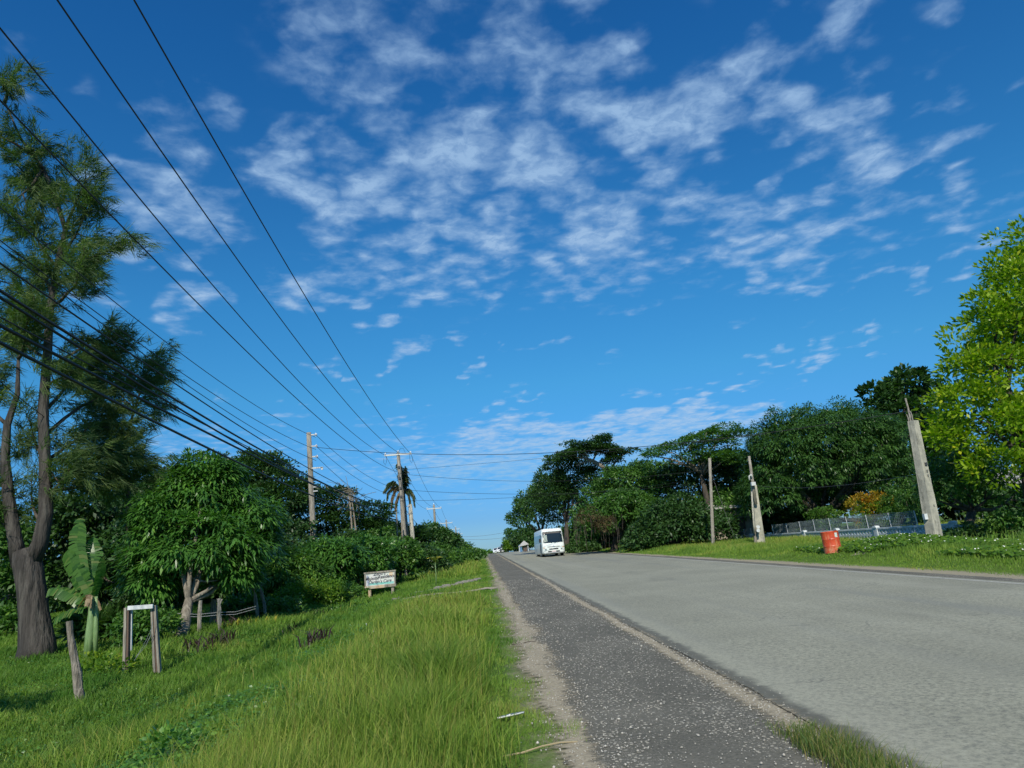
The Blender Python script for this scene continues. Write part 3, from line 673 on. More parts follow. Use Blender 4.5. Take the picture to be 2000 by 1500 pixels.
def needles(parent, off, tws, ntuft, per, Ln, Wd, seed, mat='needle', spread=.35, wind=(.35, 0, .1)):
    rs = np.random.RandomState(seed); allp = []; alld = []
    for c in tws:
        c = np.array(c); L = np.linalg.norm(c[-1]-c[0])
        m = max(4, int(ntuft*L/3.0)); t = rs.uniform(.22, 1.02, m)*(len(c)-1); i0 = np.clip(t.astype(int), 0, len(c)-2)
        p = c[i0]+(c[i0+1]-c[i0])*(t-i0)[:, None]; d = unit(c[i0+1]-c[i0])
        allp.append(p + rs.randn(m, 3)*spread*np.array([1, 1, .7])); alld.append(d)
    C = np.concatenate(allp); D = unit(np.concatenate(alld)+rs.randn(len(C), 3)*.55+np.array(wind))
    n_ = len(C); CC = np.repeat(C, per, 0); DD = np.repeat(D, per, 0); m = len(CC)
    s = rs.rand(m)[:, None]
    Pp = CC + DD*s*Ln*1.1 + rs.randn(m, 3)*.05
    A = DD*.85 + rs.randn(m, 3)*.27 + np.array([0, 0, -.42])
    v = np.clip(.45*rs.rand(m)+.55*np.repeat(rs.rand(n_), per), 0, 1)
    return link('foliage', leaves_mesh('foliage', Pp, A, rs.randn(m, 3), Ln*rs.uniform(.5, 1.3, m), Wd*rs.uniform(.7, 1.3, m), mat, v, off, needle=True), parent)
needles(cas, cb, tw, 52, 32, .42, .023, 5, spread=.28)
# slighter casuarina behind it
b2 = grounded(250, CY+7); cas2 = thing('casuarina_tree', 'thin wispy casuarina tree right of the tall one, behind the bushes', 'tree', b2)
mb = MB(); Y2 = CY+7; mb.tube([b2-[0, 0, .2], atY(252, 1050, Y2), atY(250, 960, Y2), atY(240, 880, Y2), atY(262, 800, Y2), atY(300, 690, Y2)], [.16, .12, .1, .08, .05, .02], 7)
part('trunk', mb, 'bark', cas2, b2, True)
mb = MB(); tw = []
for a, b in [((262, 800), (310, 730)), ((262, 800), (235, 700)), ((240, 880), (285, 820)), ((240, 880), (200, 830)), ((250, 960), (262, 900)), ((250, 960), (215, 920)), ((250, 1000), (300, 960)), ((250, 1000), (245, 900)), ((295, 720), (320, 690)), ((270, 780), (300, 770)), ((262, 800), (215, 740))]:
    c = curve_pts(atY(*a, Y2), atY(*b, Y2+rs.uniform(-1, 1)), 6, .05, b[0]); mb.tube(c, np.linspace(.04, .01, 6), 5); tw.append(c)
part('limbs', mb, 'bark', cas2, b2, True)
needles(cas2, b2, tw, 22, 26, .42, .03, 8, spread=.25)

# broad drooping-leaf tree
tb = ground_at(352, 1250); TY = tb[1]+2.2
t3 = tree('fruit_tree', 'bushy tree with long glossy drooping leaves behind the fence posts', 'tree', tb,
     [blob(400, 985, 92, 62, TY+1.5), blob(320, 1040, 66, 58, TY+.5), blob(455, 1045, 66, 66, TY+1.5), blob(390, 1090, 100, 62, TY), blob(300, 1100, 38, 36, TY), blob(455, 1120, 50, 42, TY+1), blob(345, 985, 50, 40, TY+1), blob(288, 1135, 36, 46, TY-.3), blob(308, 1150, 36, 36, TY-.3), blob(455, 1132, 40, 24, TY), blob(500, 1085, 36, 50, TY+2), blob(420, 935, 46, 26, TY+1.5)],
     'leaf_lush', 42000, .25, .075, 'droop', trunk_r=.17, bark='bark_pale', seed=21, limbs=7, fork=.35, clump=.42, per=26, lump=.4, gap=.1, vshift=.08, trunk_to=P(395, 1050, TY+1))
# backing trees
YB = 44
tree('spreading_tree', 'dark layered tree with flat top rising left of the wooden pole', 'tree', grounded(470, YB),
     [blob(430, 960, 70, 45, YB), blob(495, 925, 62, 28, YB+1), blob(545, 970, 55, 45, YB), blob(400, 905, 30, 12, YB), blob(470, 1010, 120, 50, YB), blob(520, 905, 25, 10, YB)], 'leaf_dark', 26000, .24, .13, 'up', trunk_r=.3, seed=31, clump=.7, gap=.12)
tree('spreading_tree', 'dark layered tree standing between the two nearest utility poles', 'tree', grounded(660, YB+6),
     [blob(640, 980, 45, 22, YB+6), blob(700, 1005, 48, 24, YB+6), blob(600, 1010, 40, 30, YB+6), blob(660, 1040, 90, 34, YB+6), blob(650, 965, 26, 10, YB+6)], 'leaf_dark', 15000, .26, .14, 'pad', trunk_r=.22, seed=33, clump=.75, limbs=9, gap=.15)
tree('spreading_tree', 'dark rounded tree directly behind the crossarm pole, left of the palm', 'tree', grounded(755, YB+19),
     [blob(740, 1036, 34, 22, YB+19), blob(790, 1052, 42, 20, YB+19), blob(712, 1060, 40, 22, YB+19), blob(752, 1014, 12, 9, YB+19)], 'leaf_dark', 9000, .28, .15, 'pad', trunk_r=.2, seed=35, clump=.7, gap=.1)
tree('roadside_tree', 'dark rounded tree right of the crossarm pole on the left verge', 'tree', grounded(835, 66),
     [blob(835, 1058, 48, 26, 66), blob(862, 1062, 30, 20, 66), blob(810, 1068, 34, 22, 66), blob(868, 1042, 12, 6, 66)], 'leaf_mango', 9000, .3, .16, 'dome', trunk_r=.2, seed=36, clump=.6)
tree('roadside_tree', 'small dark tree farthest along the left verge', 'tree', grounded(892, 92),
     [blob(890, 1076, 28, 14, 92), blob(912, 1082, 18, 9, 92)], 'leaf_mid', 4500, .3, .17, 'dome', trunk_r=.15, seed=37, clump=.6)
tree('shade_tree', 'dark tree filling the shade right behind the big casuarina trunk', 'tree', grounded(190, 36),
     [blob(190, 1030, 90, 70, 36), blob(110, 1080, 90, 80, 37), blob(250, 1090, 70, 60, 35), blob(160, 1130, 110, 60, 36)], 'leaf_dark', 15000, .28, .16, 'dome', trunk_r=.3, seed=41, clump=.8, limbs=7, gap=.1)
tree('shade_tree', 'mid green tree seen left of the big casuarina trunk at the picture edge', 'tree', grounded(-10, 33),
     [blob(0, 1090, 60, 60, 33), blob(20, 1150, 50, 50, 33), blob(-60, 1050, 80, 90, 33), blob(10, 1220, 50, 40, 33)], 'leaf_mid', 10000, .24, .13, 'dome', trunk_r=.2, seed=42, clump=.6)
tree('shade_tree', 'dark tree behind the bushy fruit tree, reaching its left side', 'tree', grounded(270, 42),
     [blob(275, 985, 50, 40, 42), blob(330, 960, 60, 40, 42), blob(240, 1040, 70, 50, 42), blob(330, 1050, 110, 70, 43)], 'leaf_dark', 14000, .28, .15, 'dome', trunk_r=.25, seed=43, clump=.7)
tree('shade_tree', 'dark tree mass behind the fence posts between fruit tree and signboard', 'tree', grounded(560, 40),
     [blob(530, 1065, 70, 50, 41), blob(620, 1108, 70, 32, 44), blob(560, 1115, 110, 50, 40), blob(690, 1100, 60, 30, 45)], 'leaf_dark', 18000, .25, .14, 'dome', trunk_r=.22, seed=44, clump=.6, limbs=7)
# hedge shrubs, each its own
SH = [(570, 1135, 62, 52, 34, 'leaf_mid', 9000, 'glossy green shrub behind the leaning posts, right of the fruit tree', 'droop', .22, .09),
      (640, 1100, 60, 40, 37, 'leaf_lush', 8500, 'large leafy shrub at the foot of the nearest wooden pole', 'droop', .24, .09),
      (712, 1085, 62, 34, 40, 'leaf_lush', 8000, 'bright leafy shrub just above the painted signboard', 'dome', .24, .10),
      (775, 1088, 48, 32, 44, 'leaf_mid', 6000, 'green shrub below the crossarm pole, right above the signboard corner', 'dome', .24, .11),
      (615, 1170, 58, 32, 32, 'leaf_bright', 6500, 'light green fern-like shrub left of the signboard', 'dome', .15, .06),
      (668, 1166, 34, 22, 32.6, 'leaf_mid', 3500, 'low shrub just left of the signboard', 'dome', .15, .07),
      (545, 1200, 40, 22, 28, 'leaf_mid', 3200, 'low dark green plant right behind the two leaning posts', 'dome', .16, .08),
      (480, 1195, 42, 22, 28.5, 'leaf_lush', 3200, 'low leafy plant left of the two leaning posts', 'dome', .2, .09),
      (738, 1058, 24, 22, 47, 'leaf_mid', 2600, 'upright dark bush rising from the hedge left of the crossarm pole', 'dome', .24, .11),
      (672, 1062, 26, 20, 45, 'leaf_dark', 2600, 'upright bush rising from the hedge under the dead vine-wrapped tree', 'dome', .24, .11),
      (876, 1066, 20, 18, 74, 'leaf_dark', 1800, 'dark pointed bush under the far crossarm poles', 'dome', .26, .13),
      (815, 1105, 42, 34, 46, 'leaf_dark', 4500, 'dark shrub right of the signboard', 'dome', .22, .1),
      (862, 1098, 40, 26, 58, 'leaf_mid', 3500, 'green shrub behind the small papaya sapling', 'dome', .24, .12),
      (905, 1092, 32, 18, 72, 'leaf_mid', 2500, 'small shrub near the far end of the left verge', 'dome', .26, .13),
      (925, 1088, 20, 12, 90, 'leaf_mid', 1500, 'last small shrub before the road crest on the left', 'dome', .3, .15),
      (690, 1204, 44, 14, 28, 'leaf_mid', 3500, 'low weedy bush in front of the signboard', 'dome', .13, .07),
      (745, 1163, 26, 9, 34.2, 'leaf_bright', 2000, 'low bright weeds behind the signboard legs', 'dome', .14, .07),
      (285, 1225, 42, 30, ground_at(285, 1262)[1], 'leaf_mid', 2600, 'low green plants seen through the post frame', 'dome', .14, .08),
      (300, 1165, 46, 34, TY+1, 'leaf_dark', 2600, 'twiggy dark bush left of the fruit tree trunk', 'dome', .16, .06),
      (210, 1230, 46, 36, 25.5, 'leaf_dark', 2600, 'shaded broad-leaved plants right of the banana stem', 'up', .4, .1),
      (20, 1235, 50, 40, 30, 'leaf_mid', 2600, 'green bush beside the casuarina foot at the left edge', 'dome', .2, .1)]
for q, (px, py, rx, ry, Y, m_, nl, lb, md, L_, W_) in enumerate(SH):
    shrub('shrub', lb, 'shrub', px, py, rx, ry, Y, m_, nl, L_, W_, md, seed=60+q)
# small yellow-leaved weeds
for q, (px, py, lb) in enumerate([(196, 1304, 'small yellow-green weed left of the post frame'), (225, 1312, 'yellow-green weed at the foot of the frame left post')]):
    g = ground_at(px, py+8); w = thing('weed', lb, 'weed', g)
    crown(w, g, [(g+[0, 0, .15], (.45, .35, .2))], 'leaf_bright', 260, .11, .07, 'up', .2, 12, 5+q, 'foliage', vshift=.3)
g = ground_at(330, 1498); w = thing('weed', 'bright broad-leaved weed in the grass at the bottom left', 'weed', ground_at(335, 1488)); g = np.array(w.location)
crown(w, g, [(g+[0, 0, .12], (.25, .25, .16))], 'leaf_lush', 260, .07, .045, 'up', .12, 12, 8, 'foliage', vshift=.3)

# banana plant
bb = ground_at(172, 1282); BY = bb[1]
ban = thing('banana_plant', 'banana plant with tattered upright leaves beside the casuarina trunk', 'plant', bb)
kb = mpp(172, 1200, BY)
def PB(px, py, dy=0.): return atY(px, py, BY+dy)
mb = MB(); mb.tube([bb-[0, 0, .1], PB(175, 1240), PB(179, 1195), PB(180, 1165)], [9*kb, 8*kb, 6*kb, 5*kb], 9); part('stem', mb, 'leafstem' if 'leafstem' in MATS else 'house_paint', ban, bb, True)
simple('leafstem', (.20, .30, .13), .5, c2=(.13, .22, .08), scale=6, stretch=(4, 4, .5)); ban.children[0].data.materials[0] = MATS['leafstem']
mb = MB(); mb.tube([bb-[-.15, -.1, .1], PB(187, 1235), PB(188, 1190), PB(188, 1165)], [5*kb, 5*kb, 4*kb, 3*kb], 7); part('stem', mb, 'leafstem', ban, bb, True)
def big_leaf(parent, off, pts, w, mat, slits=14, seed=0, nrm=(0.3, -1, .2), fold=.25, name='leaf'):
    rs = np.random.RandomState(seed); pts = np.array(pts); n_ = len(pts)
    V = []; Fs = []; vv = []; dz_ = 0.
    T = np.linspace(0, 1, slits+1)
    def at(t): f = t*(n_-1); i_ = min(int(f), n_-2); return pts[i_]+(pts[i_+1]-pts[i_])*(f-i_)
    nrm = np.array(nrm, float)
    for s_ in (-1, 1):
        for q in range(slits):
            t0, t1 = T[q], T[q+1]-.002; a, b = at(t0), at(t1); ax = unit(b-a); side = unit(np.cross(ax, nrm))*s_
            ww = w*math.sin(math.pi*min(.97, .10+.82*(t0+t1)/2))**.55*rs.uniform(.93, 1.03)*(1-.12*dz_)
            if rs.rand() < .38: dz_ = rs.uniform(0, 1)
            dr = nrm*(.05-.30*dz_)*w*fold*2.2 + np.array([0, 0, -(.08+.42*dz_)*w]) ; sk = ax*ww*(.22-.10*dz_)
            c, d = b+side*ww+dr+sk, a+side*ww+dr+sk
            o_ = len(V); V += [a, b, b+side*ww*.5+dr*.25+sk*.4, a+side*ww*.5+dr*.25+sk*.4, c, d]
            Fs += [(o_, o_+1, o_+2, o_+3), (o_+3, o_+2, o_+4, o_+5)]; vv += [rs.rand()]*6
    V = np.array(V)-off
    return link(name, mesh_from(name, V, [np.array(Fs)], mat, {'v': vv}), parent)
LV = [([PB(180, 1165), PB(158, 1110), PB(150, 1060), PB(153, 1030), PB(157, 1012)], 15, (.1, -1, .1)), ([PB(180, 1170), PB(165, 1140), PB(147, 1105), PB(128, 1078)], 17, (-.3, -1, .3)),
      ([PB(182, 1165), PB(178, 1120, .2), PB(186, 1080, .3), PB(180, 1050, .4)], 14, (.4, -1, .1)), ([PB(178, 1175), PB(150, 1165), PB(120, 1150), PB(95, 1150)], 15, (.0, -.7, .8)),
      ([PB(184, 1165), PB(196, 1120, -.2), PB(200, 1090, -.3)], 9, (1, -.6, .2)), ([PB(176, 1180), PB(140, 1190), PB(105, 1210)], 14, (0, -.5, 1))]
for q, (pp, w_, nn) in enumerate(LV):
    big_leaf(ban, bb, pp, w_*kb*1.2, 'banana_leaf', 26, q, nn)
rs = np.random.RandomState(3)
for q in range(14):
    a = PB(178, 1162); e = PB(178+rs.uniform(-28, 28), 1178+rs.uniform(-5, 20), rs.uniform(-.5, .5))
    big_leaf(ban, bb, [a, (a+e)/2+[0, 0, .1], e], .07, 'dry_leaf', 5, q+40, rs.randn(3), name='dry_leaf')

# palm
pb = grounded(800, 60); pY = 60.
palm = thing('palm_tree', 'palm tree with drooping fronds behind the crossarm utility pole', 'tree', pb)
mb = MB(); pt = atY(787, 955, pY); mb.tube([pb, pb+(pt-pb)*.5, pt], [.2, .16, .14], 10); part('trunk', mb, 'bark_pale', palm, pb, True)
def frond(parent, off, pts, LL, mat, seed):
    rs = np.random.RandomState(seed); pts = np.array(pts); m = 46; t = np.linspace(.06, 1, m)*(len(pts)-1); i0 = np.clip(t.astype(int), 0, len(pts)-2)
    p = pts[i0]+(pts[i0+1]-pts[i0])*(t-i0)[:, None]; d = unit(pts[i0+1]-pts[i0])
    P_ = np.repeat(p, 4, 0); D_ = np.repeat(d, 4, 0); side = unit(np.cross(D_, [0, 0, 1.]+0*D_)); sg = np.tile([1, -1, 1, -1], m)[:, None]
    A = side*sg*.55+D_*.55+np.array([0, 0, -.75])+rs.randn(4*m, 3)*.12
    prof = np.sin(np.pi*np.clip(np.repeat(np.linspace(.12, .95, m), 4), 0, 1))**.5
    return link('frond', leaves_mesh('frond', P_, A, rs.randn(4*m, 3), LL*prof*rs.uniform(.8, 1.1, 4*m), np.full(4*m, .10), mat, np.clip(rs.rand(4*m), 0, 1), off), parent)
FR = [([(787, 955), (788, 930), (786, 912), (778, 905)], .8), ([(787, 955), (793, 930), (792, 910)], .8), ([(787, 955), (770, 938), (760, 942), (750, 958)], .7), ([(787, 955), (772, 950), (766, 968), (764, 990)], .7),
      ([(787, 955), (798, 953), (806, 962), (810, 986)], .7), ([(787, 955), (780, 960), (774, 975), (772, 993)], .7), ([(787, 955), (796, 960), (800, 972), (801, 985)], .6), ([(787, 955), (791, 935), (780, 925)], .7), ([(787, 955), (768, 948), (758, 960), (756, 974)], .5)]
for q, (pp, l_) in enumerate(FR):
    frond(palm, pb, [atY(a, b, pY+.5*math.sin(q*2)) for a, b in pp], l_*1.1, 'palm_leaf' if q not in (3, 5) else 'palm_dead', q)

# ---- right side ------------------------------------------------------
RY = 58
tree('mango_tree', 'huge dome-shaped dark green mango tree behind the white wall', 'tree', grounded(1615, RY),
     [blob(1610, 908, 120, 112, RY, 5), blob(1556, 915, 84, 106, RY, 5), blob(1655, 860, 52, 70, RY, 4), blob(1690, 945, 88, 92, RY, 4.5), blob(1640, 860, 85, 58, RY, 4), blob(1512, 905, 52, 84, RY, 4), blob(1700, 870, 55, 50, RY, 4), blob(1500, 975, 50, 60, RY, 4), blob(1745, 985, 45, 50, RY-1, 3)],
     'leaf_mango', 84000, .30, .10, 'droop', trunk_r=.42, seed=51, clump=.62, per=34, limbs=8, fork=.3, fill=.12, lump=.12)
tree('broadleaf_tree', 'dark big-leaved tree rising behind the mango, left of the yellow-green tree', 'tree', grounded(1770, 70),
     [blob(1715, 790, 30, 32, 70), blob(1770, 770, 36, 40, 70), blob(1820, 790, 32, 34, 70), blob(1765, 840, 75, 50, 70), blob(1800, 900, 70, 60, 71), blob(1770, 735, 14, 18, 70)], 'leaf_dark', 15000, .55, .34, 'up', trunk_r=.3, seed=52, clump=.7, gap=.08)
YT = 31.0
tree('almond_tree', 'bright yellow-green broad-leaved tree at the right edge', 'tree', grounded(2040, YT),
     [blob(1990, 560, 50, 60, YT), blob(1960, 640, 60, 60, YT), blob(1930, 730, 62, 60, YT), blob(1985, 720, 60, 90, YT+1), blob(1890, 795, 52, 50, YT), blob(1868, 862, 44, 42, YT), blob(1950, 850, 75, 70, YT-.5), blob(1965, 925, 62, 42, YT-1), blob(2070, 650, 100, 120, YT+1.5), blob(2060, 850, 100, 110, YT), blob(2080, 500, 80, 80, YT+1)],
     'leaf_yellow', 34000, .30, .135, 'up', trunk_r=.3, seed=53, clump=.6, per=20, limbs=9, fork=.5, gap=.14, lump=.5, fill=.25, vshift=.06)
tree('broadleaf_tree', 'dark green tree hanging low under the yellow-green tree, right of the concrete pillar', 'tree', grounded(1890, 34),
     [blob(1880, 930, 60, 55, 34), blob(1840, 960, 35, 40, 34), blob(1930, 960, 60, 45, 34), blob(1990, 930, 60, 70, 36)], 'leaf_mid', 11000, .22, .085, 'droop', trunk_r=.22, seed=54, clump=.5, fork=.6)
# shade behind wall and house side
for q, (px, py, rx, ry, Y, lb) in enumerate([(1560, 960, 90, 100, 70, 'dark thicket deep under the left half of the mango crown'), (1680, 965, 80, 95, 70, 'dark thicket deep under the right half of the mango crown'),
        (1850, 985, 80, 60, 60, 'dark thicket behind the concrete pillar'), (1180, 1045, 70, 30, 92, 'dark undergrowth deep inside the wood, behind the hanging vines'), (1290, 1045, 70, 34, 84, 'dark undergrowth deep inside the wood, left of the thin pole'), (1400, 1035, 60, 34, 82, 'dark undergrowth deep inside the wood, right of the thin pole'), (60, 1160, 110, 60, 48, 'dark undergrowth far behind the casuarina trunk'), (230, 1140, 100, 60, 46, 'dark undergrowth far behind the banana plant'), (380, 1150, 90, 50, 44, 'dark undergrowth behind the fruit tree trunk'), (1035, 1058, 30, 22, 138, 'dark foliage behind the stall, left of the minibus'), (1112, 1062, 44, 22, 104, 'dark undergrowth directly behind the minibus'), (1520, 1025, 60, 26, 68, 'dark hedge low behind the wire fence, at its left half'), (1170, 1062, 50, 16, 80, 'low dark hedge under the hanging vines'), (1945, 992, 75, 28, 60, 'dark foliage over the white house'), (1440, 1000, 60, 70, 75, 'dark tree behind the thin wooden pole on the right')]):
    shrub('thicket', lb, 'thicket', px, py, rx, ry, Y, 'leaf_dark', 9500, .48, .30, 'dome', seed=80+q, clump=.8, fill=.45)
# roadside wood, left to right
RW = [((1060, 1000), 88, [(1050, 1005, 46, 42), (1030, 985, 28, 22), (1075, 960, 42, 30), (1020, 1020, 22, 24), (1100, 1010, 45, 50)], 'leaf_mango', 16000, 'dark tree right behind the minibus, first of the roadside wood', 'dome', 0),
      ((1110, 920), 80, [(1095, 905, 38, 16), (1120, 930, 40, 30), (1090, 945, 35, 30), (1140, 960, 42, 40), (1080, 985, 40, 40)], 'leaf_dark', 13000, 'dark tree whose thin left pads stand against the sky above the minibus', 'up', .12),
      ((1230, 930), 72, [(1225, 945, 46, 32), (1255, 925, 32, 18), (1195, 975, 44, 34), (1260, 965, 48, 36), (1290, 935, 34, 26)], 'leaf_mid', 16000, 'vine-smothered green tree in the middle of the roadside wood', 'dome', 0),
      ((1200, 1030), 66, [(1215, 1000, 52, 34), (1170, 1015, 46, 30), (1265, 1010, 46, 34), (1160, 1034, 34, 26), (1225, 985, 30, 20)], 'leaf_mid', 16000, 'bright green vine-draped bush arching over a dark hollow', 'dome', 0),
      ((1330, 1030), 60, [(1330, 1040, 60, 38), (1290, 1050, 46, 30), (1380, 1040, 50, 36), (1320, 1010, 56, 34), (1260, 1060, 40, 24)], 'leaf_dark', 16000, 'dense dark shrub mass left of the thin wooden pole', 'dome', 0),
      ((1350, 930), 70, [(1345, 945, 50, 36), (1400, 930, 46, 36), (1310, 960, 36, 28), (1430, 960, 42, 44), (1370, 985, 56, 40), (1440, 920, 26, 30)], 'leaf_dark', 15000, 'dark tree behind the thin wooden pole, left of the mango dome', 'dome', 0.05),
      ((1420, 1010), 66, [(1420, 1020, 32, 30), (1445, 1000, 25, 25), (1400, 990, 30, 30)], 'leaf_mid', 6500, 'small leafy tree between the thin pole and the two-piece pole', 'dome', 0)]
for q, ((px, py), Y, bl, m_, nl, lb, md, gp) in enumerate(RW):
    tree('roadside_tree', lb, 'tree', grounded(px, Y), [blob(*b, Y+((k*7) % 3-1)*.8) for k, b in enumerate(bl)], m_, nl, .32, .16, md, trunk_r=.28, seed=90+q, clump=.75, gap=gp)
# limb tree with bare arching limb and pads
lt = grounded(1215, 76); LT = 76
o = thing('gnarled_tree', 'tree with a long bare arching limb and flat leafy pads against the sky', 'tree', lt)
mb = MB(); mb.tube([lt, atY(1215, 1000, LT), atY(1205, 940, LT), atY(1186, 918, LT)], [.45, .38, .3, .26], 9, rough=.2); part('trunk', mb, 'bark', o, lt, True)
mb = MB(); mb.tube([atY(1190, 922, LT), atY(1172, 908, LT), atY(1158, 900, LT), atY(1140, 894, LT), atY(1122, 893, LT)], [.26, .2, .17, .12, .06], 7, rough=.2)
part('limb', mb, 'bark_pale', o, lt, True)
mb = MB(); mb.tube([atY(1158, 901, LT), atY(1140, 903, LT), atY(1125, 910, LT)], [.13, .09, .05], 6); mb.tube([atY(1158, 900, LT), atY(1165, 885, LT), atY(1172, 865, LT), atY(1176, 850, LT)], [.1, .08, .06, .03], 6)
mb.tube([atY(1190, 922, LT), atY(1200, 905, LT), atY(1215, 890, LT), atY(1230, 882, LT)], [.14, .1, .07, .03], 6); mb.tube([atY(1150, 897, LT), atY(1138, 882, LT), atY(1120, 870, LT)], [.09, .06, .03], 6)
part('limbs', mb, 'bark_pale', o, lt, True)
crown(o, lt, [blob(*b, LT, 1.8) for b in [(1176, 862, 14, 12), (1160, 875, 18, 9), (1185, 880, 20, 8), (1205, 888, 18, 8), (1222, 884, 14, 5), (1130, 885, 22, 8), (1108, 868, 9, 4), (1112, 892, 20, 10), (1195, 900, 14, 8), (1140, 872, 16, 6)]], 'leaf_dark', 9500, .32, .17, 'pad', .6, 24, 77, 'crown')
# acacia-like tree
ac = grounded(1390, 66); AC = 66
o = thing('flat_topped_tree', 'flat-topped layered tree between the bare limb and the mango dome', 'tree', ac)
mb = MB(); mb.tube([ac, atY(1385, 990, AC), atY(1370, 930, AC), atY(1378, 885, AC)], [.35, .28, .2, .14], 8, rough=.2); part('trunk', mb, 'bark', o, ac, True)
mb = MB()
for e in [(1300, 880), (1275, 890), (1330, 895), (1345, 870), (1400, 850), (1425, 848), (1440, 880), (1310, 905), (1380, 845)]:
    mb.tube(curve_pts(atY(1372, 925, AC), atY(*e, AC+math.sin(e[0])), 6, .05, e[0], .05), np.linspace(.13, .03, 6), 6)
part('limbs', mb, 'bark_pale', o, ac, True)
crown(o, ac, [blob(*b, AC, 2.5) for b in [(1285, 884, 24, 6), (1310, 874, 24, 7), (1345, 866, 26, 10), (1385, 856, 34, 14), (1408, 840, 22, 8), (1432, 850, 20, 6), (1392, 875, 44, 16), (1350, 895, 30, 12), (1420, 900, 30, 18), (1270, 893, 10, 4), (1395, 905, 46, 20)]], 'leaf_mid', 15000, .28, .14, 'pad', .6, 26, 78, 'crown')
# hanging brown vines in the hollow
vb = grounded(1180, 62); o = thing('hanging_vines', 'brown dead vines hanging in the dark hollow behind the minibus', 'vines', vb)
rs = np.random.RandomState(5); mb = MB()
for q in range(30):
    px = rs.uniform(1120, 1215); a = atY(px, rs.uniform(1000, 1030), 62+rs.uniform(-1, 1)); l_ = rs.uniform(.6, 2.2)
    mb.tube([a, a+[rs.uniform(-.1, .1), 0, -l_*.5], a+[rs.uniform(-.15, .15), 0, -l_]], .02, 3, cap=False)
part('stems', mb, 'bark', o, vb)
crown(o, vb, [blob(1150, 1015, 22, 22, 62), blob(1180, 1030, 20, 18, 62)], 'vine_brown', 1800, .2, .08, 'droop', .4, 24, 6, 'foliage')
# croton and garden shrubs
shrub('croton_bush', 'croton bush with orange and yellow leaves behind the white wall', 'shrub', 1700, 985, 42, 22, 52, 'leaf_croton', 3200, .22, .09, 'up', seed=111, clump=.35)
shrub('shrub', 'yellow-green lower half of a garden shrub under the orange croton', 'shrub', 1712, 1003, 46, 18, 51, 'leaf_bright', 3500, .17, .07, 'up', seed=112, clump=.35)
shrub('shrub', 'dark green garden shrub right of the orange croton, behind the wire fence', 'shrub', 1775, 985, 46, 40, 49, 'leaf_mid', 6500, .15, .08, 'dome', seed=113, clump=.35)
shrub('shrub', 'small bright shrub in the shade behind the fence, below the mango', 'shrub', 1610, 1010, 26, 16, 54, 'leaf_mid', 2000, .22, .09, 'up', seed=114, clump=.35)
shrub('shrub', 'sprawling garden shrub at the far right behind tall weeds', 'shrub', 1975, 1030, 50, 26, 32, 'leaf_mid', 4000, .17, .08, 'dome', seed=115, clump=.4)
shrub('shrub', 'dark low bush just right of the white wall end', 'shrub', 1905, 1050, 46, 22, 33, 'leaf_dark', 4000, .18, .09, 'dome', seed=116, clump=.4)
shrub('shrub', 'bright green bush beside the roadside stall at the crest', 'shrub', 1005, 1066, 18, 12, 150, 'leaf_bright', 2600, .5, .3, 'dome', seed=117, clump=.6)
shrub('roadside_tree', 'small dark tree behind the parked cars at the crest', 'tree', 1008, 1052, 22, 18, 170, 'leaf_mango', 5200, .5, .3, 'dome', seed=118, clump=.8)
shrub('shrub', 'low dark bushes at the foot of the wood right of the minibus', 'shrub', 1130, 1072, 34, 10, 75, 'leaf_dark', 2600, .3, .15, 'dome', seed=119, clump=.5)
for q, (px, py, rx, ry, Y, lb) in enumerate([(935, 1084, 12, 8, 200, 'far tree on the left beyond the crest, nearest to the poles'), (955, 1082, 10, 4, 260, 'far tree beyond the crest near the road'), (975, 1083, 14, 4, 300, 'low far tree under the parked cars')]):
    shrub('far_tree', lb, 'tree', px, py, rx, ry, Y, 'leaf_mid', 1200, .7, .4, 'dome', seed=130+q, clump=.9)
# off to the left, just outside the picture: the tree that throws the shade at the bottom-left corner
tree('roadside_tree', 'tree just outside the left edge throwing shade on the grass', 'tree', (-14.5, 7.2, float(H(-14.5, 7.2))),
     [((-13.6, 7.4, 5.4), (2.4, 1.5, 1.3)), ((-11.6, 7.8, 4.9), (1.6, .9, .6)), ((-15.5, 7.0, 5.9), (2.0, 1.8, 1.4))], 'leaf_mid', 5000, .3, .18, 'dome', trunk_r=.25, seed=141, clump=.6)

# ------------------------------------------------------------------ grass
def blades(name, x, y, hgt, wid, mat, v, seg=2, lean=.35, seed=0, windv=(.12, .0)):
    rs = np.random.RandomState(seed); m = len(x); z = H(x, y)
    a = rs.rand(m)*2*np.pi; lx = np.cos(a)*lean*hgt*rs.rand(m)+windv[0]*hgt; ly = np.sin(a)*lean*hgt*rs.rand(m)
    b = rs.rand(m)*np.pi; wx, wy = np.cos(b)*wid/2, np.sin(b)*wid/2
    B = np.stack([x, y, z-.02], 1); Wv = np.stack([wx, wy, 0*wx], 1)
    if seg == 1:
        T = B+np.stack([lx, ly, hgt], 1); V = np.stack([B-Wv, B+Wv, T], 1).reshape(-1, 3); f = np.arange(3*m).reshape(-1, 3)
        return mesh_from(name, V, [f], mat, {'v': np.repeat(v, 3), 'h': np.tile([0, 0, 1.], m)})
    M_ = B+np.stack([lx*.3, ly*.3, hgt*.6], 1); T = B+np.stack([lx, ly, hgt*rs.uniform(.8, 1, m)], 1)
    V = np.stack([B-Wv, B+Wv, M_+Wv*.8, M_-Wv*.8, T], 1).reshape(-1, 3); o_ = np.arange(m)*5
    q_ = np.stack([o_, o_+1, o_+2, o_+3], 1); t_ = np.stack([o_+3, o_+2, o_+4], 1)
    return mesh_from(name, V, [q_, t_], mat, {'v': np.repeat(v, 5), 'h': np.tile([0, 0, .6, .6, 1.], m)})
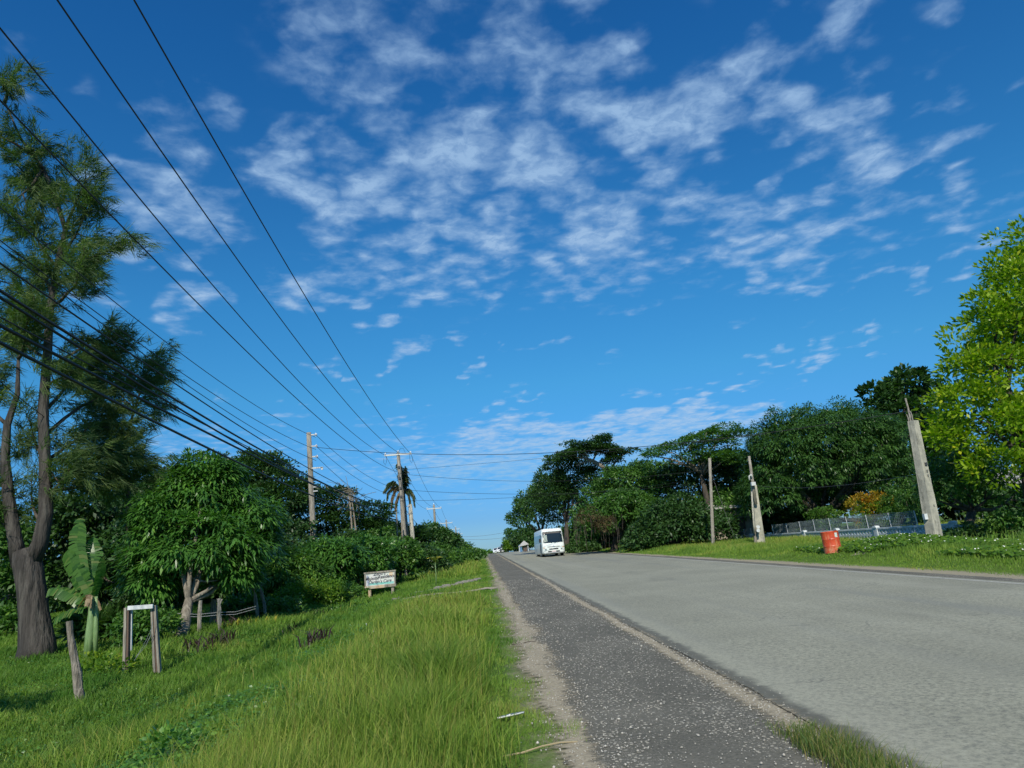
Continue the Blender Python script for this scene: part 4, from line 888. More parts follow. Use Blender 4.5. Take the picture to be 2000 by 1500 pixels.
def scatter(n_, x0, x1, y0, y1, rs, p=1.6):
    # more plants near, fewer far
    u = rs.rand(n_); a, b = y0**(1-p), y1**(1-p); y = (a+(b-a)*u)**(1/(1-p)); x = rs.uniform(x0, x1, n_)
    return x, y
rs = np.random.RandomState(2)
def tallness(x, y):          # tall uncut grass on the bank beside the shoulder and on the left slope
    t = sm(.22+.1*np.sin(y*1.3), -.45, x)*sm(-3.2, -1.5, x)*sm(3.2, 4.5, y)*sm(25, 21, y)
    t = t*(.8+.25*wob(x, y, 1.3, 2.))
    t2 = .45*sm(-3.2, -4.4, x)*sm(-9.5, -8.0, x)*sm(19.5, 14, y)*(.7+.4*wob(x, y, 1.1, 4.))
    t3 = .35*sm(-4.2, -5.5, x)*sm(-11., -9, x)*sm(17, 20, y)*sm(30, 27, y)
    t4 = .7*sm(.2, -.8, x)*sm(-4.5, -3., x)*sm(38, 43, y)
    return np.clip(t+t2+t3+t4, 0, 1.2)
def patch(x, y): return wob(x, y, .8, 3.)*.5+wob(x, y, 2.1, 7.)*.3
def tuft(x, y, s_=1.): return fbm(x*1.7*s_+50, y*1.7*s_+50, 77, 3)
def vis(x, y):
    # keep what the lens could see, with a margin
    P_ = np.stack([x, y, H(x, y)], 1)-EYE; d_ = P_@fwd; u_ = P_@right/np.maximum(d_, .1)*F; v_ = P_@up/np.maximum(d_, .1)*F
    return (d_ > .5) & (np.abs(u_) < 1150) & (v_ > -950)
# tall grass
x, y = scatter(1500000, -16, .4, 3.2, 75, rs, 2.0); t = tallness(x, y); k_ = (rs.rand(len(x)) < t*.75) & vis(x, y) & (t > .12)
x, y, t = x[k_], y[k_], t[k_]
print('tall', len(x))
if len(x) > 230000: s_ = rs.choice(len(x), 230000, False); x, y, t = x[s_], y[s_], t[s_]
d_ = np.hypot(x, y); tf = tuft(x, y); hh = (.12+.27*t)*rs.uniform(.45, 1.25, len(x))*(1+.55*np.clip(tf, -.8, .9)); ww = np.maximum(.0042, d_*.00095)*rs.uniform(.7, 1.3, len(x))
yel = sm(-2.6, -1.2, x)*sm(9, 22, y)*.28
v_ = np.clip(.05+.50*rs.rand(len(x))+.22*tuft(x, y, .45)+.1*patch(x, y)+yel+.35*(rs.rand(len(x)) < .10), 0, 1)
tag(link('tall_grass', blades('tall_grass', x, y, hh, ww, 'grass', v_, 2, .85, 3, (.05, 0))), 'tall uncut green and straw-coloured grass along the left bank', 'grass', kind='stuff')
# seeding stalks standing above the tall grass
x, y = scatter(60000, -7, .3, 3.4, 60, rs, 1.9); t = tallness(x, y); k_ = (rs.rand(len(x)) < t*.8) & vis(x, y) & (x > -4.2+rs.randn(len(x))*.8); x, y, t = x[k_][:7000], y[k_][:7000], t[k_][:7000]; m = len(x)
tag(link('seed_stalks', blades('seed_stalks', x, y, (.34+.3*t)*rs.uniform(.7, 1.15, m), np.maximum(.0032, np.hypot(x, y)*.0008), 'grass', rs.uniform(.6, .98, m), 2, .6, 33, (.06, 0))), 'thin straw-coloured seeding stalks above the tall grass', 'grass', kind='stuff')
# short turf everywhere on the left
x, y = scatter(1200000, -26, .75, 3.0, 80, rs, 1.7); t = tallness(x, y)
edge = .48+.16*np.sin(y*1.1)+.13*np.sin(y*2.9+1); k_ = vis(x, y) & (x < edge+rs.randn(len(x))*.12)
tr = np.array(TR); near = np.min([np.hypot(x-p[0], y-p[1]) for p in np.stack([np.interp(np.linspace(0, 4, 24), range(5), tr[:, 0]), np.interp(np.linspace(0, 4, 24), range(5), tr[:, 1])], 1)], 0)
k_ &= near > .38
x, y, t = x[k_], y[k_], t[k_]; print('turf', len(x))
if len(x) > 390000: s_ = rs.choice(len(x), 390000, False); x, y, t = x[s_], y[s_], t[s_]
d_ = np.hypot(x, y); pt_ = patch(x, y)
tf = tuft(x, y, .8); hh = (1+.7*np.clip(tf, -.8, 1))*(.045+.05*np.clip(pt_, 0, 1)+.08*sm(-1.0, -3, x)*(.5+.5*rs.rand(len(x))))*rs.uniform(.6, 1.2, len(x))*(1+.012*d_); ww = np.maximum(.005, d_*.0011)*rs.uniform(.8, 1.5, len(x))
v_ = np.clip(.16+.45*rs.rand(len(x))+.16*pt_+.34*tuft(x, y, .35)+.14*sm(-1.5, -.3, x), 0, .95)
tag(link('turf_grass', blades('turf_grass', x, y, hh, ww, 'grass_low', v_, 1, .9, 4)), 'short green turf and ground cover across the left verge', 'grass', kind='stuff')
# low broad leaves between the blades
x, y = scatter(120000, -14, -1.5, 4, 34, rs, 1.8); k_ = vis(x, y) & (wob(x, y, .9, 11.)+rs.randn(len(x))*.35 > .1); x, y = x[k_][:50000], y[k_][:50000]
z = H(x, y)+rs.uniform(.03, .13, len(x)); a = rs.rand(len(x))*6.28
tag(link('creeper', leaves_mesh('creeper', np.stack([x, y, z], 1), np.stack([np.cos(a), np.sin(a), rs.uniform(-.1, .5, len(x))], 1), np.array([0, -.3, 1.])+rs.randn(len(x), 3)*.4, rs.uniform(.03, .065, len(x)), rs.uniform(.025, .05, len(x)), 'leaf_lush', rs.uniform(.3, 1, len(x)), (0, 0, 0))), 'round-leaved creeper spreading through the left verge grass', 'ground cover', kind='stuff')
# right verge grass
x = rs.uniform(11.3, 40, 420000); y = (12**(-.6)+(110**(-.6)-12**(-.6))*rs.rand(420000))**(1/-.6)
edge = 11.5+.12*np.sin(y*.7)+.10*np.sin(y*1.9); k_ = vis(x, y) & (x > edge+np.abs(rs.randn(len(x)))*.12) & (x < 15+y*.55)
k_ &= ~((np.abs(x-15.6) < 1.6) & (np.abs(y-24.4) < .45) & (rs.rand(len(x)) < .85))
x, y = x[k_], y[k_]; print('right', len(x))
if len(x) > 190000: s_ = rs.choice(len(x), 190000, False); x, y = x[s_], y[s_]
d_ = np.hypot(x, y); t = sm(11.8, 14.8, x); up_ = .6+.5*sm(33, 42, y)
hh = (.06+.26*t*up_)*rs.uniform(.5, 1.2, len(x)); ww = np.maximum(.012, d_*.0012)*rs.uniform(.8, 1.4, len(x))
v_ = np.clip(.12+.5*rs.rand(len(x))+.3*tuft(x, y, .3)+.20*sm(30, 40, y)*t, 0, 1)
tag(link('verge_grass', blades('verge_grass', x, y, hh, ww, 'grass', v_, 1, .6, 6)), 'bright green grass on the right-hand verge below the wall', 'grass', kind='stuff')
x = rs.uniform(13.4, 24, 60000); y = rs.uniform(17, 31, 60000); k_ = vis(x, y) & ((wob(x, y, .7, 5.)+1.2*np.exp(-((x-15.6)/2)**2-((y-27)/3)**2) > .1)); x, y = x[k_][:26000], y[k_][:26000]
z = H(x, y)+rs.uniform(.04, .18, len(x)); a = rs.rand(len(x))*6.28
tag(link('creeper', leaves_mesh('creeper', np.stack([x, y, z], 1), np.stack([np.cos(a), np.sin(a), rs.uniform(-.1, .5, len(x))], 1), np.array([-.2, -.6, 1.])+rs.randn(len(x), 3)*.4, rs.uniform(.09, .16, len(x)), rs.uniform(.06, .11, len(x)), 'leaf_bright', rs.uniform(.1, .9, len(x)), (0, 0, 0))), 'bright leafy creeper mounded on the right verge near the concrete pillar', 'ground cover', kind='stuff')
k_ = rs.rand(len(x)) < .009; x, y = x[k_], y[k_]; z = H(x, y)+.2; a = rs.rand(len(x))*6.28
tag(link('flowers', leaves_mesh('flowers', np.stack([x, y, z], 1), np.stack([np.cos(a), np.sin(a), 0*a], 1), np.array([0, -.8, .6])+0*np.stack([x, x, x], 1), np.full(len(x), .045), np.full(len(x), .045), 'flower_white', rs.rand(len(x)), (0, 0, 0))), 'tiny white wild flowers dotted over the right verge weeds', 'flowers', kind='stuff')
# tall weeds by the wall end
x = rs.uniform(19, 31, 1500); y = rs.uniform(24, 29, 1500)
tag(link('tall_weeds', blades('tall_weeds', x, y, rs.uniform(.4, 1.0, 1500), np.full(1500, .03), 'grass', rs.uniform(.2, .6, 1500), 2, .3, 9)), 'tall thin weeds standing in front of the wall end on the right', 'weeds', kind='stuff')
# grass tuft on the road edge
g = atZ(1650, 1470, .06)[:2]; m = 3600
x = rs.uniform(2.16, 2.50, m)+rs.randn(m)*.03; y = rs.uniform(4.3, 6.5, m); k_ = rs.rand(m) < sm(6.6, 5.6, y); x, y = x[k_], y[k_]; m = len(x)
tag(link('grass_tuft', blades('grass_tuft', x, y, rs.uniform(.05, .27, m)*sm(6.9, 5.0, y), np.full(m, .005), 'grass_tuft', rs.uniform(.0, 1., m), 2, .75, 10)), 'long grass tuft growing between shoulder and road at the bottom right', 'grass')
# loose stones on the shoulder
m = 7000; x = np.concatenate([rs.uniform(.5, 2.6, m//2), 2.42+rs.randn(m//4)*.12, .75+rs.randn(m//4)*.22]); y = 3.5*np.exp(rs.rand(len(x))*np.log(32/3.5)); s = rs.uniform(.003, .009, len(x))*(1+.7*(rs.rand(len(x)) < .06))*(1+.03*y)
octv = np.array([(1, 0, 0), (-1, 0, 0), (0, 1, 0), (0, -1, 0), (0, 0, .7), (0, 0, -.7)], float); octf = np.array([(0, 2, 4), (2, 1, 4), (1, 3, 4), (3, 0, 4), (2, 0, 5), (1, 2, 5), (3, 1, 5), (0, 3, 5)])
V = (octv[None]*rs.uniform(.6, 1.3, (len(x), 6, 1))*s[:, None, None]) + np.stack([x, y, zr(y)+s*.3-.004], 1)[:, None]
f = (octf[None]+np.arange(len(x))[:, None, None]*6).reshape(-1, 3)
tag(link('gravel', mesh_from('gravel', V.reshape(-1, 3), [f], 'pebble')), 'loose pale gravel scattered on the dark shoulder', 'gravel', kind='stuff')

# plants with upright blades
def blade_clump(name, label, cat, px, py, w, h, nb, mat, seed, group=None, bw=.035, name2='leaf_blades', single=False):
    g = ground_at(px, py); rs = np.random.RandomState(seed); o = thing(name, label, cat, g, group)
    x = g[0]+rs.randn(nb)*w*.35; y = g[1]+rs.randn(nb)*(.3 if nb > 20 else .05)
    if single:
        for q_ in range(nb):
            me = blades(name2, x[q_:q_+1], g[1]+rs.randn(1)*.05, h*rs.uniform(.5, 1.1, 1), np.full(1, bw), mat, rs.rand(1), 2, .45, seed*7+q_, (0, 0)); me.transform(Matrix.Translation(-Vector(g))); link(name2, me, o)
        return o
    me = blades(name2, x, y, h*rs.uniform(.35, 1.1, nb), np.full(nb, bw), mat, rs.rand(nb), 2, 1.1, seed, (0, 0)); me.transform(Matrix.Translation(-Vector(g)))
    link(name2, me, o); return o
for q, (px, py, w, h, nb, lb) in enumerate([(385, 1272, .5, .45, 60, 'wide purple-leaved clump at the foot of the fruit tree'), (432, 1262, .45, .5, 60, 'small purple-leaved clump right of the fruit tree trunk'),
        (612, 1262, .42, .5, 60, 'purple-leaved clump alone on the grass slope'), (568, 1235, .3, .35, 40, 'tiny purple-leaved clump up the slope near the posts'), (452, 1225, .5, .4, 50, 'purple-leaved clump behind the forked post'), (620,1205,.4,.3,30,'dark purple sprigs near the low shrub on the slope crest')]):
    blade_clump('purple_plant', lb, 'plant', px, py, w, h, nb, 'purple_leaf', q+3, 'purple-leaved clumps on the left verge', .045)
for q, px in enumerate([436, 445, 452, 461, 470, 478, 486, 500, 520, 535]):
    blade_clump('variegated_plant', ['yellow striped leaf spike, %s' % s_ for s_ in ('first right of the forked post', 'second right of the forked post', 'third right of the forked post', 'fourth right of the forked post', 'in the middle of the spike row', 'just left of the tallest yellow spike', 'tallest and yellowest in the row', 'below the left leaning post', 'below the right leaning post', 'last at the right end of the row')][q],
                'plant', px, 1232-q*1.5, .12, .34 if q != 6 else .5, 5, 'yellow_blade', q+30, 'row of yellow leaf spikes behind the grass slope', .09, 'leaf', True)
# papaya-like sapling
g = ground_at(852, 1146); o = thing('sapling', 'thin young sapling with star of leaves beside the stone edging', 'plant', g)
mb = MB(); top = g+[.0, 0, 1.15]; mb.tube([g, g+[.02, 0, .6], top], [.025, .02, .015], 6); part('stem', mb, 'leafstem', o, g, True)
for q in range(7):
    a = q*.9; e = top+[math.cos(a)*.38, math.sin(a)*.38, .12]; big_leaf(o, g, [top-[0, 0, .08], (top+e)/2+[0, 0, .1], e], .05, 'yellow_blade', 4, q, (0, 0, 1))

# ------------------------------------------------------------------ stones along the track
def rock_mesh(seed, s=1.0):
    rs = np.random.RandomState(seed); import bmesh
    bm = bmesh.new(); bmesh.ops.create_icosphere(bm, subdivisions=2, radius=s)
    ph = rs.rand(3)*6
    for v in bm.verts:
        c = v.co; k = 1+.22*math.sin(c.x*3/s+ph[0])*math.cos(c.y*4/s+ph[1])+.12*rs.randn()*.5; v.co = Vector((c.x*k, c.y*k*.7, c.z*k*.55))
    me = bpy.data.meshes.new('stone'); bm.to_mesh(me); bm.free(); me.materials.append(MATS['stone']); return me
RK = [rock_mesh(s_) for s_ in range(4)]
for (nm, pts, cnt, lb, sc0) in [('stone_edging', [(938, 1132), (905, 1140), (870, 1148), (835, 1157), (775, 1172)], 34, 'row of rough grey stones along the upper side of the dirt track', .16),
                           ('stone_edging', [(852, 1170), (825, 1176), (795, 1182)], 16, 'short row of rough stones along the lower side of the dirt track', .13)]:
    gp = np.array([ground_at(*p) for p in pts]); o = thing(nm, lb, 'stones', gp[len(gp)//2]); b0 = gp[len(gp)//2]; rs = np.random.RandomState(cnt)
    for k in range(cnt):
        t = k/(cnt-1)*(len(gp)-1); i0 = min(int(t), len(gp)-2); p = gp[i0]+(gp[i0+1]-gp[i0])*(t-i0)+[rs.uniform(-.06, .06), rs.uniform(-.12, .12), .03]
        c = link('stone', RK[k % 4], o, p-b0); s_ = sc0*rs.uniform(.55, 1.15); c.scale = (s_*1.3, s_, s_); c.rotation_euler = (0, 0, rs.rand()*6)
# bits on the ground
g = ground_at(996, 1405); mb = MB()
a = np.array([g[0]-.12, g[1]-.06, zr(g[1])]); mb.loft([[a+[t*.26, t*.14+q*.035*math.sin(math.pi*min(max(t, .08), .92)), .02+.02*abs(q)] for q in (-1, 0, 1, 0.5)] for t in np.linspace(0, 1, 7)])
tag(link('dry_sheath', mb.mesh('dry_sheath', 'litter', a, True), None, a), 'pale curled dry leaf sheath lying on the turf beside the shoulder', 'leaf litter')
for q, (px, py, L_, an, lb) in enumerate([(1024, 1260, .42, .3, 'short dark twig lying on the sandy edge'), (1040, 1472, .8, .35, 'long pale dry stalk lying in the turf at the bottom')]):
    g = ground_at(px, py); mb = MB(); c = [g+[t*math.cos(an)*L_, t*math.sin(an)*L_*.8, .03+.015*math.sin(t*7)] for t in np.linspace(-.5, .5, 6)]
    mb.tube(c, np.linspace(.008, .005, 6), 5); tag(link('twig', mb.mesh('twig', 'twig' if q == 0 else 'straw', g), None, g), lb, 'twig')
for q, (px, py, lb) in enumerate([(716, 1233, 'white litter scrap in the grass below the signboard'), (730, 1318, 'white litter scrap lowest on the left slope'), (742, 1178, 'white litter scrap at the right foot of the signboard'), (730, 1250, 'pale scrap in the grass right of the purple clump'), (708, 1266, 'brownish scrap in the grass on the left slope')]):
    g = ground_at(px, py); rs = np.random.RandomState(q); V = [g+[rs.uniform(-.05, .05), rs.uniform(-.03, .03), .14+rs.uniform(0, .04)] for _ in range(5)]; mb = MB(); mb.add(V+[g+[0, 0, .12]], [(0, 1, 5), (1, 2, 5), (2, 3, 5), (3, 4, 5), (4, 0, 5), (0, 1, 2), (0, 2, 3), (0, 3, 4)])
    tag(link('litter', mb.mesh('litter', 'litter' if q != 4 else 'straw', g), None, g), lb, 'litter')

# ------------------------------------------------------------------ posts on the left
def rough_post(px0, py0, px1, py1, r0_, r1_, label, seed, mat='wood_post', fork=None, Y=None, group='old fence posts on the left'):
    g = ground_at(px0, py0) if Y is None else np.array([atY(px0, py0, Y)[0], Y, float(H(atY(px0, py0, Y)[0], Y))])
    t = atY(px1, py1, g[1]); o = thing('fence_post', label, 'post', g, group); rs = np.random.RandomState(seed)
    pts = [g-[0, 0, .25]]+[g+(t-g)*q+rs.randn(3)*.012 for q in np.linspace(0.02, 1, 7)]
    mb = MB(); mb.tube(pts, np.linspace(r0_, r1_, 8)*(1+.12*rs.randn(8)), 8, rough=.35, seed=seed); part('post', mb, mat, o, g, False)
    if fork:
        mb = MB(); s_ = g+(t-g)*.75; e = atY(*fork, g[1]); mb.tube([s_, (s_+e)/2, e], [r1_*.6, r1_*.5, r1_*.45], 6, rough=.2); part('branch_stub', mb, mat, o, g)
    return o
rough_post(157, 1372, 135, 1212, .075, .07, 'weathered leaning stake alone in the grass at the left', 1)
rough_post(388, 1240, 392, 1172, .07, .06, 'pale straight post right of the fruit tree trunk', 2, 'wood_grey')
rough_post(416, 1222, 417, 1170, .11, .10, 'thick brown post behind the forked post', 3, 'wood_post')
rough_post(429, 1236, 427, 1168, .065, .05, 'pale forked post right of the thick brown post', 4, 'wood_grey', (434, 1170))
rough_post(504, 1212, 497, 1146, .07, .06, 'left one of the two leaning posts before the hedge', 5)
rough_post(521, 1208, 508, 1143, .065, .05, 'right one of the two leaning posts before the hedge', 6)
# frame of posts with white bar
g1 = ground_at(243, 1322); g2 = ground_at(309, 1306); fr = thing('post_frame', 'doorway-like frame of old wooden posts with a white top bar', 'frame', g1)
fy = g1[1]; kf = mpp(260, 1250, fy)
def board(name, a, b, w, d, mat, parent, off):
    a, b = np.array(a), np.array(b); ax = unit(b-a); sx = unit(np.cross(ax, [0, 1, 0])); sy = np.cross(sx, ax); R = np.stack([sx, sy, ax], 1)
    mb = MB(); mb.box((a+b)/2, (w, d, np.linalg.norm(b-a)), R=R); return part(name, mb, mat, parent, off)
board('post', g1-[0, 0, .2], atY(246, 1187, fy), 5*kf, .08, 'wood_grey', fr, g1)
board('post', g1+[5.4*kf, .03, -.2], atY(251.5, 1187, fy+.03), 4*kf, .10, 'wood_brown', fr, g1)
board('post', atY(256, 1270, fy+.1), atY(257, 1188, fy+.1), 3*kf, .05, 'paint_white', fr, g1)
board('post', atY(303, 1304, fy+.1)-[0, 0, .1], atY(297, 1184, fy+.1), 4*kf, .09, 'wood_grey', fr, g1)
board('post', atY(307.5, 1304, fy+.12)-[0, 0, .1], atY(299.5, 1186, fy+.12), 3.5*kf, .09, 'wood_brown', fr, g1)
board('post', atY(312.5, 1305, fy+.1)-[0, 0, .1], atY(303, 1182, fy+.1), 4.5*kf, .10, 'wood_grey', fr, g1)
board('top_bar', atY(250, 1187.5, fy-.02), atY(299, 1184, fy-.02), .09, 5*kf*.9, 'paint_white', fr, g1)
mb = MB(); mb.tube(curve_pts(atY(298, 1215, fy-.1), atY(262, 1290, fy-.1), 9, .06, 3), .006, 4); mb.tube(curve_pts(atY(297, 1225, fy-.1), atY(266, 1282, fy-.1), 9, .05, 4), .005, 4); part('loose_wire', mb, 'galvanised', fr, g1)
# barbed wire between the posts
mb = MB(); yw = ground_at(388, 1240)[1]
for py in (1192, 1197):
    mb.tube([atY(px, py+dy, yw) for px, dy in ((340, 6), (388, 8), (428, 4), (460, 3), (500, -8))], .008, 4)
w0 = atY(388, 1192, yw); tag(link('barbed_wire', mb.mesh('barbed_wire', 'galvanised', w0), None, w0), 'slack rusty fence wires strung between the old posts', 'wire')

# ------------------------------------------------------------------ signboard
sg = atZ(745, 1171, float(H(-4.6, 33.4))); SY = 33.4
tl, trr, bl_, br = [atY(*p, SY) for p in [(711.5, 1118.5), (771.8, 1113), (713.5, 1149.5), (773.5, 1144)]]
cX = unit((trr-tl)); cZ = np.array([0, 0, 1.]); sw = np.linalg.norm(trr-tl); shh = np.linalg.norm(tl-bl_)
ctr = (tl+trr+bl_+br)/4; base = np.array([ctr[0], SY, float(H(ctr[0], SY))])
sgn = thing('signboard', 'hand-painted white signboard with three lines of writing on two wooden legs', 'sign', base)
R = np.stack([cX, np.cross(cZ, cX)*1.0, cZ], 1)
def sb(name, u, w_, z, h_, d, dy, mat, label=None):
    mb = MB(); mb.box(ctr+cX*u+cZ*z+np.array([0, dy, 0]), (w_, d, h_), R=R); return part(name, mb, mat, sgn, base, label=label)
sb('board', 0, sw, 0, shh, .03, 0, 'sign_board')
sb('top_rail', 0, sw+.04, shh/2-.03, .07, .035, -.033, 'wood_grey'); sb('bottom_rail', -sw*.18, sw*.62, -shh/2+.03, .12, .035, -.033, 'wood_fresh'); sb('bottom_rail', sw*.32, sw*.38-.004, -shh/2+.04, .12, .035, -.033, 'wood_grey')
sb('side_rail', -sw/2+.03, .06, 0, shh-.2, .035, -.033, 'wood_grey'); sb('side_rail', sw/2-.03, .06, 0, shh-.2, .035, -.033, 'wood_grey')
for (px, py, pt, m_) in [(722.5, 1171, 1146, 'wood_fresh'), (767.5, 1168, 1142, 'wood_grey')]:
    a = atY(px, py, SY+.04); a = np.array([a[0], SY+.04, float(H(a[0], SY))-.2]); b = atY(px-.8, pt-8, SY+.04); board('leg', a, b, .12, .05, m_, sgn, base)
sb('painted_band', .05, sw*.80, -shh/2+.165, .10, .004, -.018, 'sign_teal'); sb('painted_band', -sw*.40, .10, -.02, shh*.62, .004, -.018, 'sign_blue'); 
mb = MB(); mb.tube([ctr+cX*sw*.36+cZ*shh*.26+np.array([0, -.018, 0]), ctr+cX*sw*.36+cZ*shh*.26+np.array([0, -.021, 0])], .10, 14); part('painted_sun', mb, 'sign_orange', sgn, base)
def text(name, body, size, loc, R_, mat, parent, off, shear=.25, bold=.006, sx=1.0):
    c = bpy.data.curves.new(name, 'FONT'); c.body = body; c.size = size; c.align_x = 'CENTER'; c.align_y = 'CENTER'; c.shear = shear; c.offset = bold; c.extrude = .002
    o = bpy.data.objects.new(name, c); COL.objects.link(o); bpy.context.view_layer.update()
    dg = bpy.context.evaluated_depsgraph_get(); me = bpy.data.meshes.new_from_object(o.evaluated_get(dg)); bpy.data.objects.remove(o)
    me.name = name; me.materials.clear(); me.materials.append(MATS[mat])
    M = Matrix.Translation(Vector(loc)-Vector(off)) @ Matrix(((R_[0][0]*sx, R_[0][1], R_[0][2]), (R_[1][0]*sx, R_[1][1], R_[1][2]), (R_[2][0]*sx, R_[2][1], R_[2][2]))).to_4x4()
    me.transform(M); return link(name, me, parent)
TR_ = np.stack([unit(cX+cZ*.03), cZ, -np.cross(cZ, cX)], 1)
text('lettering', "Zeno's", .20, ctr+cX*(-.03)+cZ*.24+np.array([0, -.020, 0]), TR_, 'sign_ink', sgn, base, .35, .003)
text('lettering', "Majestic", .20, ctr+cX*(-.36)+cZ*.055+np.array([0, -.020, 0]), TR_, 'sign_ink', sgn, base, .3, .003, .9)
text('lettering', "Residence", .21, ctr+cX*(.28)+cZ*.10+np.array([0, -.020, 0]), TR_, 'sign_ink', sgn, base, .3, .005, .9)
text('lettering', "Darian's Care", .20, ctr+cX*(-.02)+cZ*(-.10)+np.array([0, -.020, 0]), TR_, 'sign_ink', sgn, base, .3, .003, .92)

# ------------------------------------------------------------------ utility poles
def pole_obj(name, label, base, top, r0_, r1_, mat='wood_grey', group=None):
    o = thing(name, label, 'utility pole', base, group); mb = MB()
    mb.tube([base-[0, 0, .3]]+[base+(top-base)*t for t in np.linspace(0.05, 1, 6)], np.linspace(r0_, r1_, 7), 12); part('pole', mb, mat, o, base, True); return o
def insul(o, base, p, size=.09):
    mb = MB(); mb.loft([[p+np.array([math.cos(a)*r, math.sin(a)*r, z]) for a in np.arange(8)*math.pi/4] for r, z in [(size*.3, -size*1.3), (size*.35, -size*.6), (size, -size*.5), (size*.6, 0), (size, .05*size), (size*.5, size*.6), (size*.2, size)]]); return part('insulator', mb, 'insulator', o, base)
AY = 42.; at_ = atY(603, 845, AY); ab = np.array([atY(614.5, 1090, AY)[0], AY, float(H(-10, AY))])
dirA = (at_-atY(613, 1072, AY)); ab = at_-dirA*((at_[2]-ab[2])/dirA[2])
pA = pole_obj('utility_pole', 'nearest tall wooden pole, without a crossarm, rising from the hedge', ab, at_, .20, .14)
def onA(py): t = (py-845)/(1072-845); return at_-dirA*t
for py in (850, 873, 894):
    p = onA(py); mb = MB(); mb.box(p+[.24, -.02, 0], (.26, .05, .07)); part('bracket', mb, 'galvanised', pA, ab); insul(pA, ab, p+np.array([.42, -.05, .0]), .09)
p = onA(917); mb = MB(); mb.box(p+[.42, -.1, 0], (.62, .07, .07)); mb.box(p+[.70, -.1, -.06], (.10, .07, .16)); part('lamp_arm', mb, 'arm_pale', pA, ab)
for py in (954, 962): p = onA(py); mb = MB(); mb.box(p+[.25, -.05, 0], (.26, .08, .06)); part('bracket', mb, 'galvanised', pA, ab)
PXL = -6.2
def xpole(px_top, py_top, label, arm=1.15, seed=0, X=PXL, two=False, r=.16):
    t = atX(px_top, py_top, X); b = np.array([X+.0, t[1], float(H(X, t[1]))-.1]); b[0] = X+(.03*(t[2]-b[2]))*(1 if seed == 0 else .3)
    o = pole_obj('utility_pole', label, b, t, r*1.25, r*.85, group='wooden crossarm poles along the left side')
    z = t[2]-(.18 if seed == 0 else .55)
    mb = MB(); mb.box((t[0], t[1]-.13, z), (arm*2, .10, .12)); part('crossarm', mb, 'arm_pale', o, b)
    for s_ in (-1, 1):
        insul(o, b, np.array([t[0]+s_*arm*.93, t[1]-.13, z+.14]), .08)
    insul(o, b, np.array([t[0], t[1]-.0, t[2]+.12]), .08)
    return o, t, b, z
pB, tB, bB, zB = xpole(777.5, 884, 'pole with white crossarm standing before the palm tree', 1.1, 0)
mb = MB()
for s_ in (-1, 1):
    c = np.array([tB[0]+s_*.95, tB[1]-.2, zB-.05]); mb.tube([c, c+[0, 0, -.5], c+[.12*s_, 0, -.75], c+[.22*s_, 0, -.5], c+[.2*s_, 0, -.2]], .014, 5)
mb.tube([tB+[.05, -.1, .05], tB+[.2, -.1, .3], tB+[.45, -.1, .3], tB+[.6, -.1, -.1]], .012, 5); part('jumper_cable', mb, 'cable', pB, bB)
for dz in (1.2, 2.1, 2.9, 3.6):
    mb = MB(); mb.box(tB+(bB-tB)*(dz/ (tB[2]-bB[2]))+[.0, -.2, 0], (.16, .10, .16)); part('bolt_plate', mb, 'dark_metal', pB, bB)
# companion concrete pole behind B
tC = atY(801, 985, 59.5); bC = np.array([tC[0]+.15, 59.5, float(H(tC[0], 59.5))]); 
pc = thing('utility_pole', 'shorter grey pole close behind the crossarm pole, carrying small brackets', 'utility pole', bC); mb = MB(); mb.tube([bC-[0, 0, .2], tC], [.19, .16], 10); part('pole', mb, 'concrete', pc, bC, True)
for dz in (.15, .8, 1.5):
    mb = MB(); mb.box(tC+[-.3, -.2, -dz], (.55, .06, .06)); part('bracket', mb, 'galvanised', pc, bC)
mb = MB(); tS = atY(774, 993, 56.); bS = np.array([tS[0], 56., float(H(tS[0], 56.))]); o = thing('service_pole', 'pair of thin service pipes standing left of the crossarm pole', 'pole', bS)
for dx in (0, .35): mb = MB(); mb.tube([bS+[dx, 0, -.1], tS+[dx, 0, 0]], .045, 6); part('pipe', mb, 'bark_pale', o, bS, True)
FP = [(847.3, 985.7, 'second crossarm pole, beyond the palm'), (871.3, 1016, 'third crossarm pole with thin pointed top'), (889.9, 1029.3, 'fourth crossarm pole down the line'), (895.3, 1039.3, 'fifth crossarm pole down the line'), (901.5, 1053, 'sixth crossarm pole down the line'), (907, 1062, 'seventh crossarm pole down the line'), (911, 1068.5, 'farthest crossarm pole near the road crest')]
tops = [(tB, zB)]
for q, (px, py, lb) in enumerate(FP):
    o_, t, b, z = xpole(px, py, lb, 1.15 if q else 1.05, q+1, r=.17); tops.append((t, z))
# dead vine-wrapped tree
dt = grounded(690, 46); o = thing('dead_tree', 'bare dry tree wrapped in brown vines between the two poles', 'tree', dt)
mb = MB(); 
for dx in (-.25, 0, .22): mb.tube(curve_pts(dt+[dx, 0, 0], atY(683+dx*8, 965, 46), 7, .02, int(dx*10)+5), np.linspace(.09, .04, 7), 6)
part('trunk', mb, 'bark_pale', o, dt, True)
mb = MB(); rs = np.random.RandomState(8)
for q in range(46):
    c = atY(683+rs.uniform(-12, 12), 968+rs.uniform(-14, 16), 46); mb.tube(curve_pts(c, c+rs.randn(3)*.55, 4, .1, q), .014, 4, cap=False)
part('twigs', mb, 'bark_pale', o, dt)

